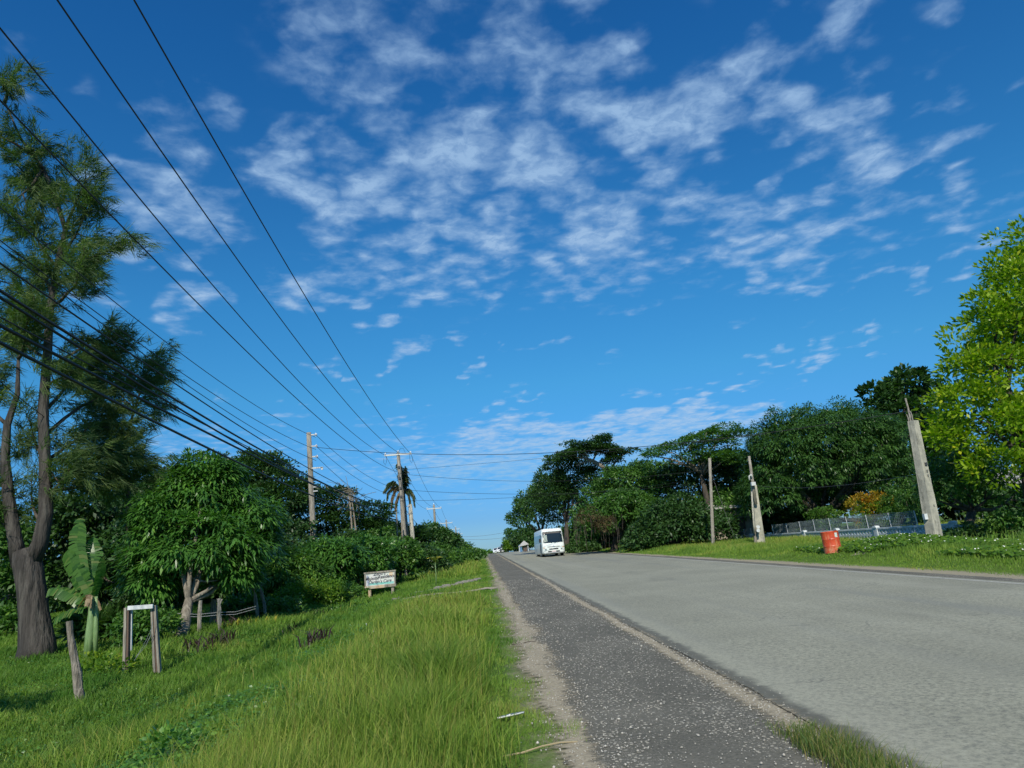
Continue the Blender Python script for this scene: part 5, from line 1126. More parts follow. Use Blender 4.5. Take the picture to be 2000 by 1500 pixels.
# ------------------------------------------------------------------ cables
def cable(label, A, B, r, pts=None, sag=.02, mat='cable', n_=36, ext=0., group='overhead cables'):
    """hangs in the vertical plane through A and B; pts = photo pixels it passes, which fix its height curve"""
    A = np.array(A, float); B = np.array(B, float); h = B-A; L = math.hypot(h[0], h[1]); ux = h[:2]/L; nn = np.array([-ux[1], ux[0]])
    S_ = [(0., A[2]), (L, B[2])]; T0, T1 = 0., L; keep = [True, True]
    if pts:
        S2 = []
        for p in pts:
            d = ray(*p); den = d[:2]@nn; k_ = ((A[:2]-EYE[:2])@nn)/den; q = EYE+d*k_; S2.append((float((q[:2]-A[:2])@ux), float(q[2])))
        S_ = S2
    if len(S_) > 2: co_ = np.polyfit([s[0] for s in S_], [s[1] for s in S_], 2)
    else:
        (t0, z0), (t1, z1) = S_; l_ = np.polyfit([t0, t1], [z0, z1], 1); a_ = 4*sag/L**2; co_ = np.array([a_, l_[0]-a_*(t0+t1), l_[1]+a_*t0*t1])
    ts = np.linspace(0, L, n_); P_ = [np.array([A[0]+ux[0]*t, A[1]+ux[1]*t, np.polyval(co_, t)]) for t in ts]
    mb = MB(); mb.tube(P_, r, 5, cap=False); o_ = tag(link('cable', mb.mesh('cable', mat, P_[0]), None, P_[0]), label, 'cable', group); return P_
Yn = -4.
arm = 1.1*.93
cable('high cable entering at the top left, running to the right end of the white crossarm', (PXL+arm, Yn, 12), (PXL+arm, tB[1], zB), .016, [(262, 0), (400, 242), (802, 886)])
cable('high cable to the middle top of the crossarm pole', (PXL, Yn, 12), (PXL, tB[1], tB[2]), .016, [(112, 0), (400, 417), (778, 884)])
cable('high cable to the left end of the white crossarm', (PXL-arm, Yn, 12), (PXL-arm, tB[1], zB), .016, [(0, 55), (400, 539), (752, 889)])
cable('lower neutral cable ending below the white crossarm', (PXL, Yn, 10), (PXL, tB[1], 9), .014, [(0, 196), (400, 606), (777, 922)])
AX = at_[0]
for (lb, pts, r, e) in [('first cable from the upper left to the top bracket of the wooden pole', [(0, 406), (219, 585), (400, 725), (600, 847)], .013, 0), ('second cable reaching the wooden pole from the left, below the first', [(0, 469), (200, 620), (400, 758), (602, 872)], .013, 0),
        ('third cable reaching the wooden pole, at its lowest bracket', [(0, 480), (200, 634), (400, 775), (604, 894)], .013, 0)]:
    cable(lb, (AX+.4, 2, 8), (AX+.4, AY, 8), r, pts)
for (lb, pts, r) in [('thin cable just above the thick ones, crossing the casuarina', [(0, 506), (200, 655), (400, 795), (608, 915), (780, 985)], .016), ('upper thick black cable crossing the casuarina', [(0, 571), (200, 695), (383, 800), (607, 933), (780, 993)], .026),
        ('second thick black cable, nearly touching the upper one', [(0, 585), (200, 708), (383, 812), (607, 945), (780, 1000)], .024), ('third thick black cable, lower on the trunk of the casuarina', [(0, 627), (150, 715), (299, 800), (607, 943), (780, 1012)], .028),
        ('lowest thick black cable at the left edge', [(0, 669), (130, 737), (254, 800), (607, 967), (780, 1015)], .028), ('thin cable between the two pairs of thick ones', [(0, 596), (200, 735), (383, 836), (607, 928), (780, 1006)], .012)]:
    cable(lb, (PXL-.3, 1.5, 5), (PXL-.3, tB[1], 5), r, pts)
cable('thin guy wire slanting behind the casuarina toward the fruit tree', (-14, 20, 6), (-11, 33, 3), .012, [(0, 745), (100, 824), (320, 936)])
for k_, (py, zt) in enumerate([(851, tB[2]-3.0), (874, tB[2]-3.6), (895, tB[2]-5.0)]):
    a = onA(py)+[.42, -.05, 0]; cable('slack cable from the %s bracket of the wooden pole to the crossarm pole' % ['top', 'middle', 'lowest'][k_], a, (PXL, tB[1], zt), .013, sag=.55)
for k_ in range(len(tops)-1):
    (t0, z0), (t1, z1) = tops[k_], tops[k_+1]
    nmn = ['first', 'second', 'third', 'fourth', 'fifth', 'sixth', 'last'][k_]
    for nm_, dx, a_, b_ in (('left', -arm, z0, z1), ('right', arm, z0, z1), ('middle', 0, t0[2]-.6, t1[2]-.3)):
        cable('%s cable of the %s span beyond the white crossarm' % (nm_, nmn), (PXL+dx, t0[1], a_), (PXL+dx, t1[1], b_), .014, sag=.9)
    if k_ < 3: cable('low slack cable of the %s span beyond the white crossarm' % nmn, (PXL, t0[1], t0[2]-4.), (PXL, t1[1], t1[2]-4.0), .02, sag=.8)
# cables across the road
pe = atY(1772, 800, 27)
cable('cable crossing high over the road to the concrete pillar top', onA(874)+[.4, 0, 0], (pe[0], pe[1], pe[2]), .014, [(612, 874), (750, 882), (1060, 887), (1315, 866), (1480, 848)])
cable('thin cable crossing the road just under the highest one', (PXL, 57, 8), (22, 52, 9), .010, [(820, 915), (1060, 895), (1380, 862)])
th_t = atY(1387, 916, 53)
cable('cable crossing the road to the thin wooden pole', (PXL, 57, 7), th_t, .012, [(780, 925), (1000, 940), (1157, 937), (1386, 917)])
cable('long flat cable crossing the road above the minibus', (PXL, 57, 6), (20, 66, 7), .014, [(790, 957), (1000, 965), (1150, 962)])
cable('lowest flat cable crossing the road above the minibus', (PXL, 58, 5.5), (19, 66, 6.5), .012, [(790, 978), (900, 976), (1000, 972)])
for k_, (a, b) in enumerate([((905, 1048), (985, 1040)), ((905, 1053), (985, 1050))]):
    cable('far cable crossing the road near the crest, %s' % ['upper', 'lower'][k_], atY(*a, 200), atY(*b, 195), .03, sag=.3, mat='cable_grey')
cable('slack stay wire from the thin wooden pole down to the right', th_t, atY(1433, 1045, 50), .008, sag=.2, mat='cable_grey')
cable('thin cable from the two-piece pole to the concrete pillar', atY(1470, 950, 52), atY(1800, 927, 27.5), .008, [(1475, 948), (1620, 950), (1796, 925)], mat='cable_grey')

# ------------------------------------------------------------------ right-hand poles and pillar
b = ground_at(1392, 1062); b = np.array([atY(1392, 1060, 53)[0], 53, float(H(18, 53))]); t = atY(1386, 895, 53)
o = pole_obj('wooden_pole', 'thin plain wooden pole standing before the roadside wood', b, t, .13, .11)
o['category'] = 'pole'
# leaning two-piece pole
b = np.array([atY(1482, 1050, 50)[0], 50, 0]); b[2] = H(b[0], 50); o = thing('concrete_pole', 'leaning concrete pole with a thin wooden top and a pipe strapped on', 'pole', b)
kk = mpp(1480, 1000, 50)
def prism(pts, wds, dps):
    mb = MB(); rings = []
    for p, w_, d_ in zip(pts, wds, dps): rings.append([np.array(p)+q for q in ([-w_/2, -d_/2, 0], [w_/2, -d_/2, 0], [w_/2, d_/2, 0], [-w_/2, d_/2, 0])])
    mb.loft(rings); return mb
part('pole', prism([atY(1484, 1062, 50), atY(1472, 948, 50)], [.62, .32], [.5, .3]), 'concrete', o, b)
mb = MB(); mb.tube([atY(1476, 985, 49.6), atY(1463, 891, 49.6)], [.13, .09], 8); part('pole_top', mb, 'wood_grey', o, b, True)
mb = MB(); mb.tube([atY(1474, 1042, 49.4), atY(1472, 1020, 49.4), atY(1468, 960, 49.4)], .06, 8); part('pipe', mb, 'concrete', o, b, True)
mb = MB(); mb.tube([atY(1464, 938, 49.4), atY(1463, 930, 49.4), atY(1467, 927, 49.4), atY(1469, 932, 49.4)], .05, 6); part('conduit_bend', mb, 'arm_pale', o, b, True)
mb = MB(); mb.box(atY(1471, 945, 49.3), (.3, .2, .25)); part('clamp', mb, 'arm_pale', o, b)
for py in (1029, 1036): mb = MB(); mb.tube([atY(1481, py, 49.1), atY(1481, py, 49.3)], .12, 10); part('junction_box', mb, 'paint_white', o, b)
board('stake', atY(1476, 1062, 49.6), atY(1474, 1030, 49.6), .2, .1, 'wood_post', o, b)
# big leaning pillar
PYY = 27.6; b = np.array([atY(1828, 1062, PYY)[0], PYY, 0]); b[2] = H(b[0], PYY)-.1
pil = thing('concrete_pillar', 'big square concrete pillar leaning left with bare steel rods on top', 'pillar', b)
kk = mpp(1800, 950, PYY)
B_ = atY(1829, 1066, PYY); T_ = atY(1783, 822, PYY); rz_ = math.radians(24)
def ringq(c, w_, d_): 
    ca, sa = math.cos(rz_), math.sin(rz_); return [np.array(c)+[x_*ca-y_*sa, x_*sa+y_*ca, 0] for x_, y_ in ((-w_/2, -d_/2), (w_/2, -d_/2), (w_/2, d_/2), (-w_/2, d_/2))]
mb = MB(); mb.loft([ringq(B_-(T_-B_)*.06, .48, .38), ringq(B_+(T_-B_)*.25, .45, .36), ringq(B_+(T_-B_)*.42, .42, .34)]); part('lower_shaft', mb, 'concrete', pil, b)
mb = MB(); mb.loft([ringq(B_+(T_-B_)*.421, .40, .33), ringq(B_+(T_-B_)*1.0, .31, .27)]); part('upper_shaft', mb, 'concrete', pil, b)
for (dx, dy, l_, r_) in [(-.10, 0, 1.0, .035), (-.05, -.08, .45, .02), (-.14, .06, .35, .02), (-.02, .05, .4, .015)]:
    mb = MB(); s_ = T_+[dx, dy, -.05]; mb.tube([s_, s_+unit(T_-B_)*l_*.6, s_+unit(T_-B_)*l_+[-.04, 0, 0]], r_, 6); part('steel_rod', mb, 'rusty_rod', pil, b)
fn = np.array([math.sin(rz_), -math.cos(rz_), 0]); ctrp = B_+(T_-B_)*.64
mb = MB(); mb.box(ctrp+fn*.155+[.05, 0, 0], (.12, .04, .13), rz_); part('socket_hole', mb, 'dark_metal', pil, b)
mb = MB(); mb.box(B_+(T_-B_)*.23+[-.28, -.08, 0], (.13, .14, .22)); part('meter_box', mb, 'paint_white', pil, b)
for t_ in (.55, .585, .31): mb = MB(); mb.box(B_+(T_-B_)*t_+fn*.172+[.04, 0, 0], (.06, .02, .08), rz_); part('pit_mark', mb, 'concrete_dark', pil, b)

# ------------------------------------------------------------------ barrel
gb = atZ(1626, 1078, 0.62); gb = np.array([gb[0], gb[1], float(H(gb[0], gb[1]))])
gb = ground_at(1628, 1080)
bar = thing('steel_drum', 'rusty red steel drum standing on the right verge', 'barrel', gb)
bk = mpp(1620, 1060, gb[1]); BR_ = 32*bk/2*1.02; BH = 41*bk*1.0
prof = []
for z, r in [(0, .93), (0, 1.0), (.02, 1.02), (.04, 1.0), (.05, .995), (.30, .995), (.312, 1.0), (.325, 1.022), (.335, 1.022), (.348, 1.0), (.36, .995), (.62, .995), (.632, 1.0), (.645, 1.022), (.655, 1.022), (.668, 1.0), (.68, .995), (.95, .995), (.965, 1.005), (.975, 1.025), (1.0, 1.02), (1.0, .95), (.97, .94)]:
    prof.append([np.array([math.cos(a)*BR_*r, math.sin(a)*BR_*r, z*BH]) for a in np.arange(28)*2*math.pi/28])
mb = MB(); mb.loft(prof); o = part('drum_body', mb, 'barrel_red', bar, smooth=False)
for p in o.data.polygons: p.use_smooth = len(p.vertices) == 4
me_ = o.data
mb = MB(); a0 = -math.pi/2+.28
for k_ in range(5): pass
rings = [[np.array([math.cos(a0+(k_-2)*.09)*BR_*1.012, math.sin(a0+(k_-2)*.09)*BR_*1.012, z]) for k_ in range(5)] for z in (BH*.72, BH*.93)]
mb.add(rings[0]+rings[1], [(k_, k_+1, k_+6, k_+5) for k_ in range(4)]); part('paper_label', mb, 'label_paper', bar)
bar.rotation_euler = (0, math.radians(-2), 0)

# ------------------------------------------------------------------ white block wall and fence
ZT = 1.22
w0 = atZ(1425, 1047.5, 1.27); w1 = atZ(1858, 1022, 1.10)
wl = math.hypot(w1[0]-w0[0], w1[1]-w0[1]); ud = np.array([(w1[0]-w0[0])/wl, (w1[1]-w0[1])/wl, 0]); nd = np.array([-ud[1], ud[0], 0])*(-1 if (-ud[1])*0+ud[0]*1 > 0 and False else 1)
if nd @ (EYE-w1) < 0: nd = -nd
wall = thing('garden_wall', 'long white garden wall of pierced decorative blocks behind the right verge', 'wall', w1)
wall.rotation_euler = (0, 0, math.atan2(ud[1], ud[0]))
BS = .33; nb = int(wl/BS)
def block_mesh():
    # square tile with ring opening and inner curl
    S2 = BS*.485; n_ = 16; V = []; Fs = []
    out_ = []
    for k in range(n_):
        a = 2*math.pi*k/n_+math.pi/4; c, s = math.cos(a), math.sin(a); m_ = max(abs(c), abs(s)); out_.append((S2*c/m_, S2*s/m_))
    for yy in (-.05, .05):
        for k in range(n_): V.append((out_[k][0], yy, out_[k][1]))
        for k in range(n_): a = 2*math.pi*k/n_+math.pi/4; V.append((math.cos(a)*BS*.36, yy, math.sin(a)*BS*.36))
    N2 = 2*n_
    for k in range(n_):
        j = (k+1) % n_
        Fs += [(k, j, n_+j, n_+k), (N2+k, N2+n_+k, N2+n_+j, N2+j), (n_+k, n_+j, N2+n_+j, N2+n_+k)]
    mb = MB(); mb.add(V, Fs); curl = [(math.cos(a)*r, 0, math.sin(a)*r) for a, r in [(t*5.0+.4, BS*(.27-.16*t)) for t in np.linspace(0, 1, 8)]]
    mb.tube(curl, BS*.07, 4); return mb.mesh('block', 'wall_white')
BM = block_mesh()
zt1 = 0.0
slope = (w0[2]-w1[2])/wl
for r in range(2):
    for k in range(nb):
        if k in (): continue
        xx = -(k+.5)*BS; c = link('block', BM, wall, (xx, 0, -.10-BS*(r+.5)+slope*-xx)); 
        if k % 2: c.rotation_euler = (0, math.pi, 0)
def wbox(name, x0, x1, z0, z1, y0, y1, mat):
    mb = MB(); mb.add([(x0, y0, z0), (x1, y0, z0+0), (x1, y1, z0), (x0, y1, z0), (x0, y0, z1), (x1, y0, z1), (x1, y1, z1), (x0, y1, z1)], [(0, 3, 2, 1), (4, 5, 6, 7), (0, 1, 5, 4), (1, 2, 6, 5), (2, 3, 7, 6), (3, 0, 4, 7)]); return part(name, mb, mat, wall)
dzf = slope*wl
mb = MB()
def slab(zt, zb, hy, x0=-wl, x1=0.):
    mb = MB(); V = []
    for x_, dz in ((x0, -slope*x0), (x1, -slope*x1)):
        for z in (zb, zt):
            for y_ in (-hy, hy): V.append((x_, y_, z+dz))
    mb.add(V, [(0, 1, 3, 2), (4, 6, 7, 5), (0, 4, 5, 1), (2, 3, 7, 6), (0, 2, 6, 4), (1, 5, 7, 3)]); return mb
part('coping', slab(.0, -.098, .085), 'wall_white', wall)
part('ledge', slab(-.10-2*BS, -.16-2*BS, .09), 'paint_white', wall)
part('plinth', slab(-.162-2*BS, -1.9, .07), 'wall_plinth', wall)
mb = slab(-.10, -.10-2*BS, .07, .002, 2.1); part('solid_end', mb, 'wall_plinth', wall)
def wpil(x_, wd=.38, hz=.13):
    z0 = -slope*x_; mb = MB(); mb.box((x_, 0, z0-.95), (wd, .22, 1.9)); part('pier', mb, 'wall_white', wall)
    mb = MB(); n_ = 10; mb.loft([[np.array([x_+math.cos(a)*wd*.5, yy, z0+.001+math.sin(a)*hz]) for a in np.linspace(0, math.pi, n_)] for yy in (-.15, .15)]); part('pier_cap', mb, 'wall_white', wall)
def along(px, py=1045):
    d = ray(px, py); A_ = w1[:2]-EYE[:2]; M_ = np.array([[d[0], -ud[0]], [d[1], -ud[1]]]); s_ = np.linalg.solve(M_, A_); return s_[1]
for px in (1437, 1467, 1503, 1572, 1636, 1714, 1866): wpil(along(px))
# wire fence on the wall
fen = thing('wire_fence', 'dark wire netting fence on leaning metal posts above the white wall', 'fence', w1); fen.rotation_euler = wall.rotation_euler
posts = [(1437, .55), (1452, .55), (1466, .6), (1509, .75), (1537, .75), (1563, .8), (1591, .85), (1622, .85), (1656, .85), (1696, .85), (1741, .85), (1793, .85)]
xs = [along(px) for px, h_ in posts]
for x_, (px, h_) in zip(xs, posts):
    mb = MB(); z0 = -slope*x_; mb.tube([(x_, .12, z0-.2), (x_-.05*h_*2, .12, z0+h_)], .035, 6); part('fence_post', mb, 'galvanised', fen)
for k_ in range(len(xs)-1):
    if k_ == 2: continue
    mb = MB(); xa, xb = xs[k_], xs[k_+1]; ha, hb = posts[k_][1], posts[k_+1][1]
    for q in range(10):
        t_ = q/9; mb.tube([(xa-.05*ha*2*t_, .12, -slope*xa+ha*.97*t_+.01), ((xa+xb)/2, .13, -slope*(xa+xb)/2+(ha+hb)/2*.95*t_-.02+.01), (xb-.05*hb*2*t_, .12, -slope*xb+hb*.97*t_+.01)], .011, 3, cap=False)
    m_ = max(4, int((xb-xa)/.16))
    for q in range(m_):
        x_ = xa+(xb-xa)*q/m_; h_ = ha+(hb-ha)*q/m_; mb.tube([(x_, .125, -slope*x_), (x_+.12, .125, -slope*x_+h_*.93)], .009, 3, cap=False); mb.tube([(x_+.12, .128, -slope*x_), (x_, .128, -slope*x_+h_*.93)], .009, 3, cap=False)
    part('netting', mb, 'net', fen)

# ------------------------------------------------------------------ house and ruins behind
def hbox(o, name, c, d, mat, base, rz=0): mb = MB(); mb.box(c, d, rz); return part(name, mb, mat, o, base)
c = atY(1975, 1000, 66); gz = float(H(c[0], 66)); base = np.array([c[0], 66, gz]); o = thing('house', 'white house half hidden behind the trees at the right edge', 'house', base)
hbox(o, 'wall', (c[0]+3.2, 68, gz+1.5), (9.5, 5, 3.0), 'house_paint', base, -.2)
mb = MB(); x0, z0 = c[0]+3.2, gz+3.0
mb.add([(x0-5.3, 64.5, z0), (x0+5.3, 64.5, z0), (x0+5.3, 71.5, z0), (x0-5.3, 71.5, z0), (x0-4, 68, z0+1.5), (x0+4, 68, z0+1.5)], [(0, 1, 5, 4), (1, 2, 5), (2, 3, 4, 5), (3, 0, 4), (0, 3, 2, 1)]); part('roof', mb, 'roof_metal', o, base)
w = hbox(o, 'window', (c[0]+2.2, 65.3, gz+1.6), (1.2, .1, 1.1), 'galvanised', base, -.2); mb = MB(); mb.box((c[0]+2.2, 65.24, gz+1.6), (1.0, .06, .9), -.2); part('pane', mb, 'glass_dark', w, base)
hbox(o, 'door', (c[0]+4.6, 64.86, gz+1.05), (.95, .1, 2.1), 'wood_brown', base, -.2)
c = atY(1905, 1010, 58); gz = float(H(c[0], 58)); base = np.array([c[0], 58, gz]); o = thing('gate', 'dark barred gate in the shade between the pillar and the white house', 'gate', base)
hbox(o, 'frame', c+[0, 0, .65], (3.4, .08, .08), 'dark_metal', base); hbox(o, 'frame', c+[0, 0, -.55], (3.4, .08, .08), 'dark_metal', base)
for k_ in range(11): hbox(o, 'bar', c+[-1.6+k_*.32, 0, .05], (.06, .05, 1.25), 'galvanised', base)
c = atY(1418, 985, 64); gz = float(H(c[0], 64)); base = np.array([c[0], 64, gz]); o = thing('shed', 'beige shed glimpsed through leaves right of the thin wooden pole', 'shed', base)
hbox(o, 'wall', (c[0]+.8, 66, gz+1.5), (4.5, 3, 3.0), 'house_beige', base)
mb = MB(); x0, z0 = c[0]+.8, gz+3.0; mb.add([(x0-2.6, 64.0, z0), (x0+2.6, 64.0, z0), (x0+2.6, 68, z0+.9), (x0-2.6, 68, z0+.9), (x0-2.6, 64., z0-.12), (x0+2.6, 64., z0-.12)], [(0, 1, 2, 3), (4, 5, 1, 0)]); part('roof', mb, 'roof_metal', o, base)
hbox(o, 'door', (c[0]+1.2, 64.46, gz+1.0), (.9, .06, 2.0), 'wood_brown', base)

# ------------------------------------------------------------------ minibus
BX, BYY = atY(1083, 1086, 67)[0], 67.0; bz = float(zr(BYY))
base = (BX, BYY, bz)
bus = thing('minibus', 'white minibus coming toward the camera in the far lane', 'bus', base)
bus.rotation_euler = (-math.atan(.011), 0, math.radians(2))
bus.scale = (1, 1, .97); HW = 1.04; BLn = 6.9
def fy_(z):     # front face offset
    return .02 if z < 1.05 else .02+.42*((z-1.05)/1.5)**1.3
def plan(z, inset, front, n_=6, r=.22):
    x0 = HW-inset; pts = []
    y0 = front; y1 = BLn-inset*.8
    for (cx, cy, a0) in ((x0-r, y0+r, -math.pi/2), (x0-r, y1-r, 0), (-x0+r, y1-r, math.pi/2), (-x0+r, y0+r, math.pi)):
        for k in range(n_): a = a0+k*math.pi/2/(n_-1); pts.append(np.array([cx+math.cos(a)*r, cy+math.sin(a)*r, z]))
    return pts
mb = MB(); mb.loft([plan(z, ins, fy_(z)+ex) for z, ins, ex in [(.30, .04, .03), (.42, .0, .0), (.9, 0, 0), (1.15, 0, 0), (1.6, .015, 0), (2.1, .05, 0), (2.44, .07, 0), (2.56, .10, .03), (2.63, .18, .12), (2.66, .32, .35)]])
part('body', mb, 'bus_paint', bus, smooth=True)
def front_y(x, z, off=.012):
    ins = np.interp(z, [1.15, 1.6, 2.1, 2.4], [0, .015, .05, .09]); x0 = HW-ins; r = .22; f = fy_(z); ax = abs(x)
    if ax > x0-r: d_ = ax-(x0-r); return f+r-math.sqrt(max(r*r-d_*d_, 0))-off
    return f-off
def fpatch(name, xa, xb, za, zb, mat, off=.012, nx_=14, nz_=6, parent=None, arch=0., thick=0.):
    V = []; Fs = []
    for k in range(nz_+1):
        for i_ in range(nx_+1):
            x_ = xa+(xb-xa)*i_/nx_; z = za+(zb-za)*k/nz_ + arch*(1-(2*i_/nx_-1)**2)*(1 if k == nz_ else 0); V.append((x_, front_y(x_, z, off), z))
    for k in range(nz_):
        for i_ in range(nx_): a = k*(nx_+1)+i_; Fs.append((a, a+1, a+nx_+2, a+nx_+1))
    mb = MB(); mb.add(V, Fs); return part(name, mb, mat, bus if parent is None else parent, smooth=True)
ws = fpatch('windshield', -.90, .90, 1.30, 2.36, 'glass_windscreen')
fpatch('sun_visor_band', -.88, .88, 2.18, 2.345, 'black_plastic', .018, parent=ws)
fpatch('windshield_glare', -.84, -.52, 1.40, 2.05, 'windshield_glare', .016, parent=ws); bus_glare = bus.children[-1]  # pale patch painting a bright reflection on the left of the glass
fpatch('grille', -.42, .42, .66, .76, 'black_plastic', .02); fpatch('lower_grille', -.55, -.2, .44, .54, 'black_plastic', .02); fpatch('lower_grille', .2, .55, .44, .54, 'black_plastic', .02)
fpatch('trim_strip', -.58, .58, .90, .945, 'dark_metal', .02, nz_=1); mb = MB(); mb.tube([(0, -.01, .94), (0, -.03, .94)], .06, 12); part('emblem', mb, 'chrome', bus)
fpatch('bumper', -.98, .98, .34, .42, 'galvanised', .035, nz_=1)
for s_ in (-1, 1):
    h = fpatch('headlight', s_*.62, s_*.93, .58, .80, 'lamp_glass', .022, 6, 3); fpatch('reflector', s_*.68, s_*.80, .63, .74, 'dark_metal', .03, 3, 2, parent=h)
    fpatch('indicator', s_*.80, s_*.97, .83, .88, 'amber', .022, 4, 1)
    mb = MB(); mb.tube([(s_*.95, .25, 1.95), (s_*1.18, -.02, 1.9), (s_*1.2, -.02, 1.75)], .018, 6); mb.box((s_*1.22, -.03, 1.55), (.18, .08, .36)); part('mirror', mb, 'black_plastic', bus)
    mb = MB(); mb.tube([(s_*.12, fy_(1.28)-.03, 1.27), (s_*.55, fy_(1.4)-.04, 1.40), (s_*.75, fy_(1.75)-.04, 1.72)], .012, 4); part('wiper', mb, 'black_plastic', bus)
fpatch('number_plate', -.17, .17, .44, .56, 'plate', .04, 2, 1)
def splate(name, y0, y1, z0, z1, mat, sx=-1, off=.012, parent=None):
    V = []; zs = np.linspace(z0, z1, 4)
    for z in zs:
        ins = np.interp(z, [.42, 1.15, 1.6, 2.1, 2.4], [0, 0, .015, .05, .09]); V += [(sx*(HW-ins+off), y0, z), (sx*(HW-ins+off), y1, z)]
    mb = MB(); mb.add(V, [(2*k, 2*k+1, 2*k+3, 2*k+2) for k in range(3)]); return part(name, mb, mat, bus if parent is None else parent)
for s_ in (-1, 1):
    for k_ in range(5): splate('side_window', 1.75+k_*.95, 2.60+k_*.95, 1.38, 2.12, 'glass_tint', s_)
    splate('side_window', .75, 1.40, 1.30, 2.1, 'glass_tint', s_)
d = splate('door', 1.0, 1.68, .38, 2.1, 'black_plastic', -1, .016); splate('pane', 1.05, 1.63, 1.25, 2.0, 'glass_tint', -1, .022, d)
def wheel(parent, x_, y_, r=.38, w_=.24, z=None):
    mb = MB(); mb.tube([(x_-w_/2, y_, r), (x_-w_/2+.02, y_, r), (x_+w_/2-.02, y_, r), (x_+w_/2, y_, r)], [r*.93, r, r, r*.93], 18); wh = part('wheel', mb, 'tyre', parent, smooth=False)
    mb = MB(); mb.tube([(x_-w_/2-.01, y_, r), (x_+w_/2+.01, y_, r)], r*.55, 14); part('rim', mb, 'rim', wh)
for y_ in (1.25, 5.2):
    for x_ in (-.90, .90): wheel(bus, x_, y_)
mb = MB(); mb.box((0, 3.3, .36), (1.7, 5.8, .22)); part('underbody', mb, 'black_plastic', bus)

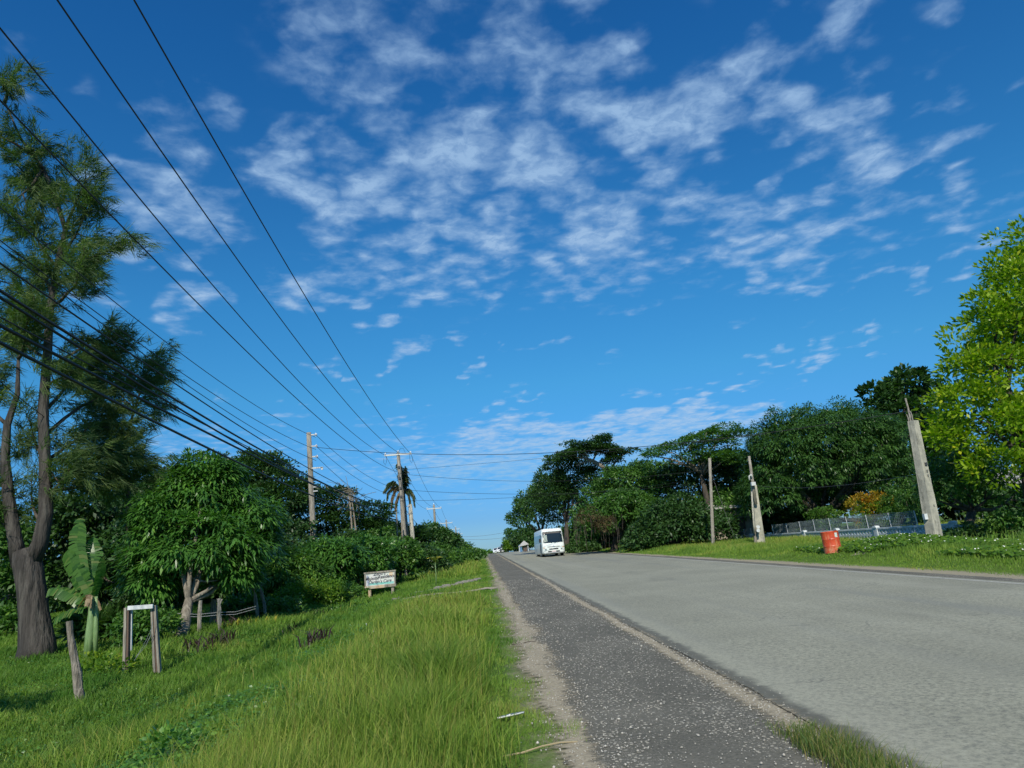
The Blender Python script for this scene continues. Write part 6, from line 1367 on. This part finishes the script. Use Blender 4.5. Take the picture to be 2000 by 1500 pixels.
# ------------------------------------------------------------------ cars at the crest
def car(name, label, px, Y, kind, paint, rz=0., oncoming=True):
    x_ = atY(px, 1078, Y)[0]; base = (x_, Y, float(zr(Y))); o = thing(name, label, 'pickup' if kind == 'pickup' else 'car', base); o.rotation_euler = (0, 0, rz)
    hw = .88 if kind != 'pickup' else .92
    if kind == 'pickup': prof = [(0, .45, .95), (.1, .45, 1.12), (1.25, .45, 1.2), (1.3, .45, 1.2), (3.3, .45, 1.2), (5.0, .45, 1.15), (5.1, .5, 1.0)]; cab = [(1.2, 1.2), (1.85, 1.78), (3.1, 1.8), (3.35, 1.2)]
    else: prof = [(0, .35, .62), (.12, .3, .78), (1.15, .3, .92), (3.4, .3, .95), (4.2, .3, .9), (4.3, .4, .7)]; cab = [(1.05, .9), (1.75, 1.42), (3.0, 1.44), (3.6, .94)]
    mb = MB(); rings = []
    for y_, z0, z1 in prof:
        ins = .08 if y_ in (0, prof[-1][0]) else 0
        rings.append([np.array(q) for q in [(-hw+ins, y_, z0), (hw-ins, y_, z0), (hw-ins, y_, z1-.12), (hw-ins-.1, y_, z1), (-hw+ins+.1, y_, z1), (-hw+ins, y_, z1-.12)]])
    mb.loft(rings); part('body', mb, paint, o)
    (ya, za), (yb, zb), (yc, zc), (yd, zd) = cab
    mb = MB(); t_ = .16
    V = [(-hw+.1, ya, za), (hw-.1, ya, za), (hw-.1-t_, yb, zb), (-hw+.1+t_, yb, zb), (-hw+.1, yd, zd), (hw-.1, yd, zd), (hw-.1-t_, yc, zc), (-hw+.1+t_, yc, zc)]
    mb.add(V, [(0, 1, 2, 3), (5, 4, 7, 6), (3, 2, 6, 7), (1, 5, 6, 2), (4, 0, 3, 7)]); part('cabin', mb, paint, o)
    def lerp(a, b, t): return np.array(a)*(1-t)+np.array(b)*t
    def quad(nm, i4, s_, n_): 
        P4 = [np.array(V[q]) for q in i4]; cc = sum(P4)/4; Q = [cc+(p-cc)*s_+np.array(n_)*.012 for p in P4]; mb = MB(); mb.add(Q, [(0, 1, 2, 3)]); return part(nm, mb, 'glass_dark', o)
    quad('windshield', (0, 1, 2, 3), .88, (0, -1, .5)); quad('rear_window', (5, 4, 7, 6), .85, (0, 1, .5)); quad('side_window', (1, 5, 6, 2), .82, (1, 0, .3)); quad('side_window', (4, 0, 3, 7), .82, (-1, 0, .3))
    for s_ in (-1, 1):
        mb = MB(); mb.box((s_*(hw-.25), -.01, prof[0][2]-.12), (.32, .05, .14)); part('headlight', mb, 'lamp_glass', o)
        mb = MB(); mb.box((s_*(hw+.05), ya+.3, za+.08), (.16, .08, .13)); part('mirror', mb, paint, o)
    mb = MB(); mb.box((0, -.01, .6 if kind != 'pickup' else .8), (.9, .04, .16)); part('grille', mb, 'black_plastic', o)
    L_ = prof[-1][0]
    for y_ in (.8, L_-.95):
        for s_ in (-1, 1): wheel(o, s_*(hw-.12), y_, .33 if kind != 'pickup' else .4, .2)
    return o
car('pickup_truck', 'dark pickup truck nearest of the vehicles at the crest', 986, 158, 'pickup', 'dark_car_paint')
car('car', 'white car in the middle of the vehicles at the crest', 978, 176, 'car', 'white_car_paint')
car('car', 'white car leftmost and lowest of the vehicles at the crest', 970, 186, 'car', 'white_car_paint')
# ------------------------------------------------------------------ roadside stall
SYY = 118; c = atY(1019, 1080, SYY); gz = float(zr(SYY)); base = np.array([c[0], SYY, gz]); st = thing('roadside_stall', 'small roadside stall with pale pyramid roof and blue panel at the crest', 'stall', base)
k_ = mpp(1020, 1070, SYY); hw = 10.5*k_; z1 = gz+10.5*k_; z2 = gz+21*k_; cx = c[0]+.3
mb = MB(); mb.add([(cx-hw*.9, SYY-1, z1), (cx+hw, SYY-1.1, z1+.25), (cx+hw, SYY+1, z1+.25), (cx-hw*.9, SYY+1, z1), (cx+hw*.25, SYY, z2), (cx-hw*.9, SYY-1, z1-.06), (cx+hw, SYY-1.1, z1+.19)], [(0, 1, 4), (1, 2, 4), (2, 3, 4), (3, 0, 4), (5, 6, 1, 0)]); part('roof', mb, 'roof_metal', st, base)
for sx, sy in ((-.75, -.9), (.85, -.9), (-.75, .9), (.85, .9)): mb = MB(); mb.box((cx+hw*sx, SYY+sy, (gz+z1)/2), (.09, .09, z1-gz)); part('post', mb, 'arm_pale', st, base)
mb = MB(); mb.box((cx-hw*.55, SYY-.8, gz+.55), (hw*.55, .06, 1.1)); part('panel', mb, 'tarp_blue', st, base)
mb = MB(); mb.box((cx+hw*.35, SYY-.3, gz+.40), (hw*.7, .6, .8)); part('counter', mb, 'wood_brown', st, base)

# branch work and leaf masses nobody could count one by one
for o in S.objects:
    if o.parent and o.name.split('.')[0] in ('limbs', 'twigs', 'stems', 'leaf_blades', 'loose_wire', 'stem') and o.type == 'MESH' and len(o.data.vertices) > 60: o['kind'] = 'stuff'
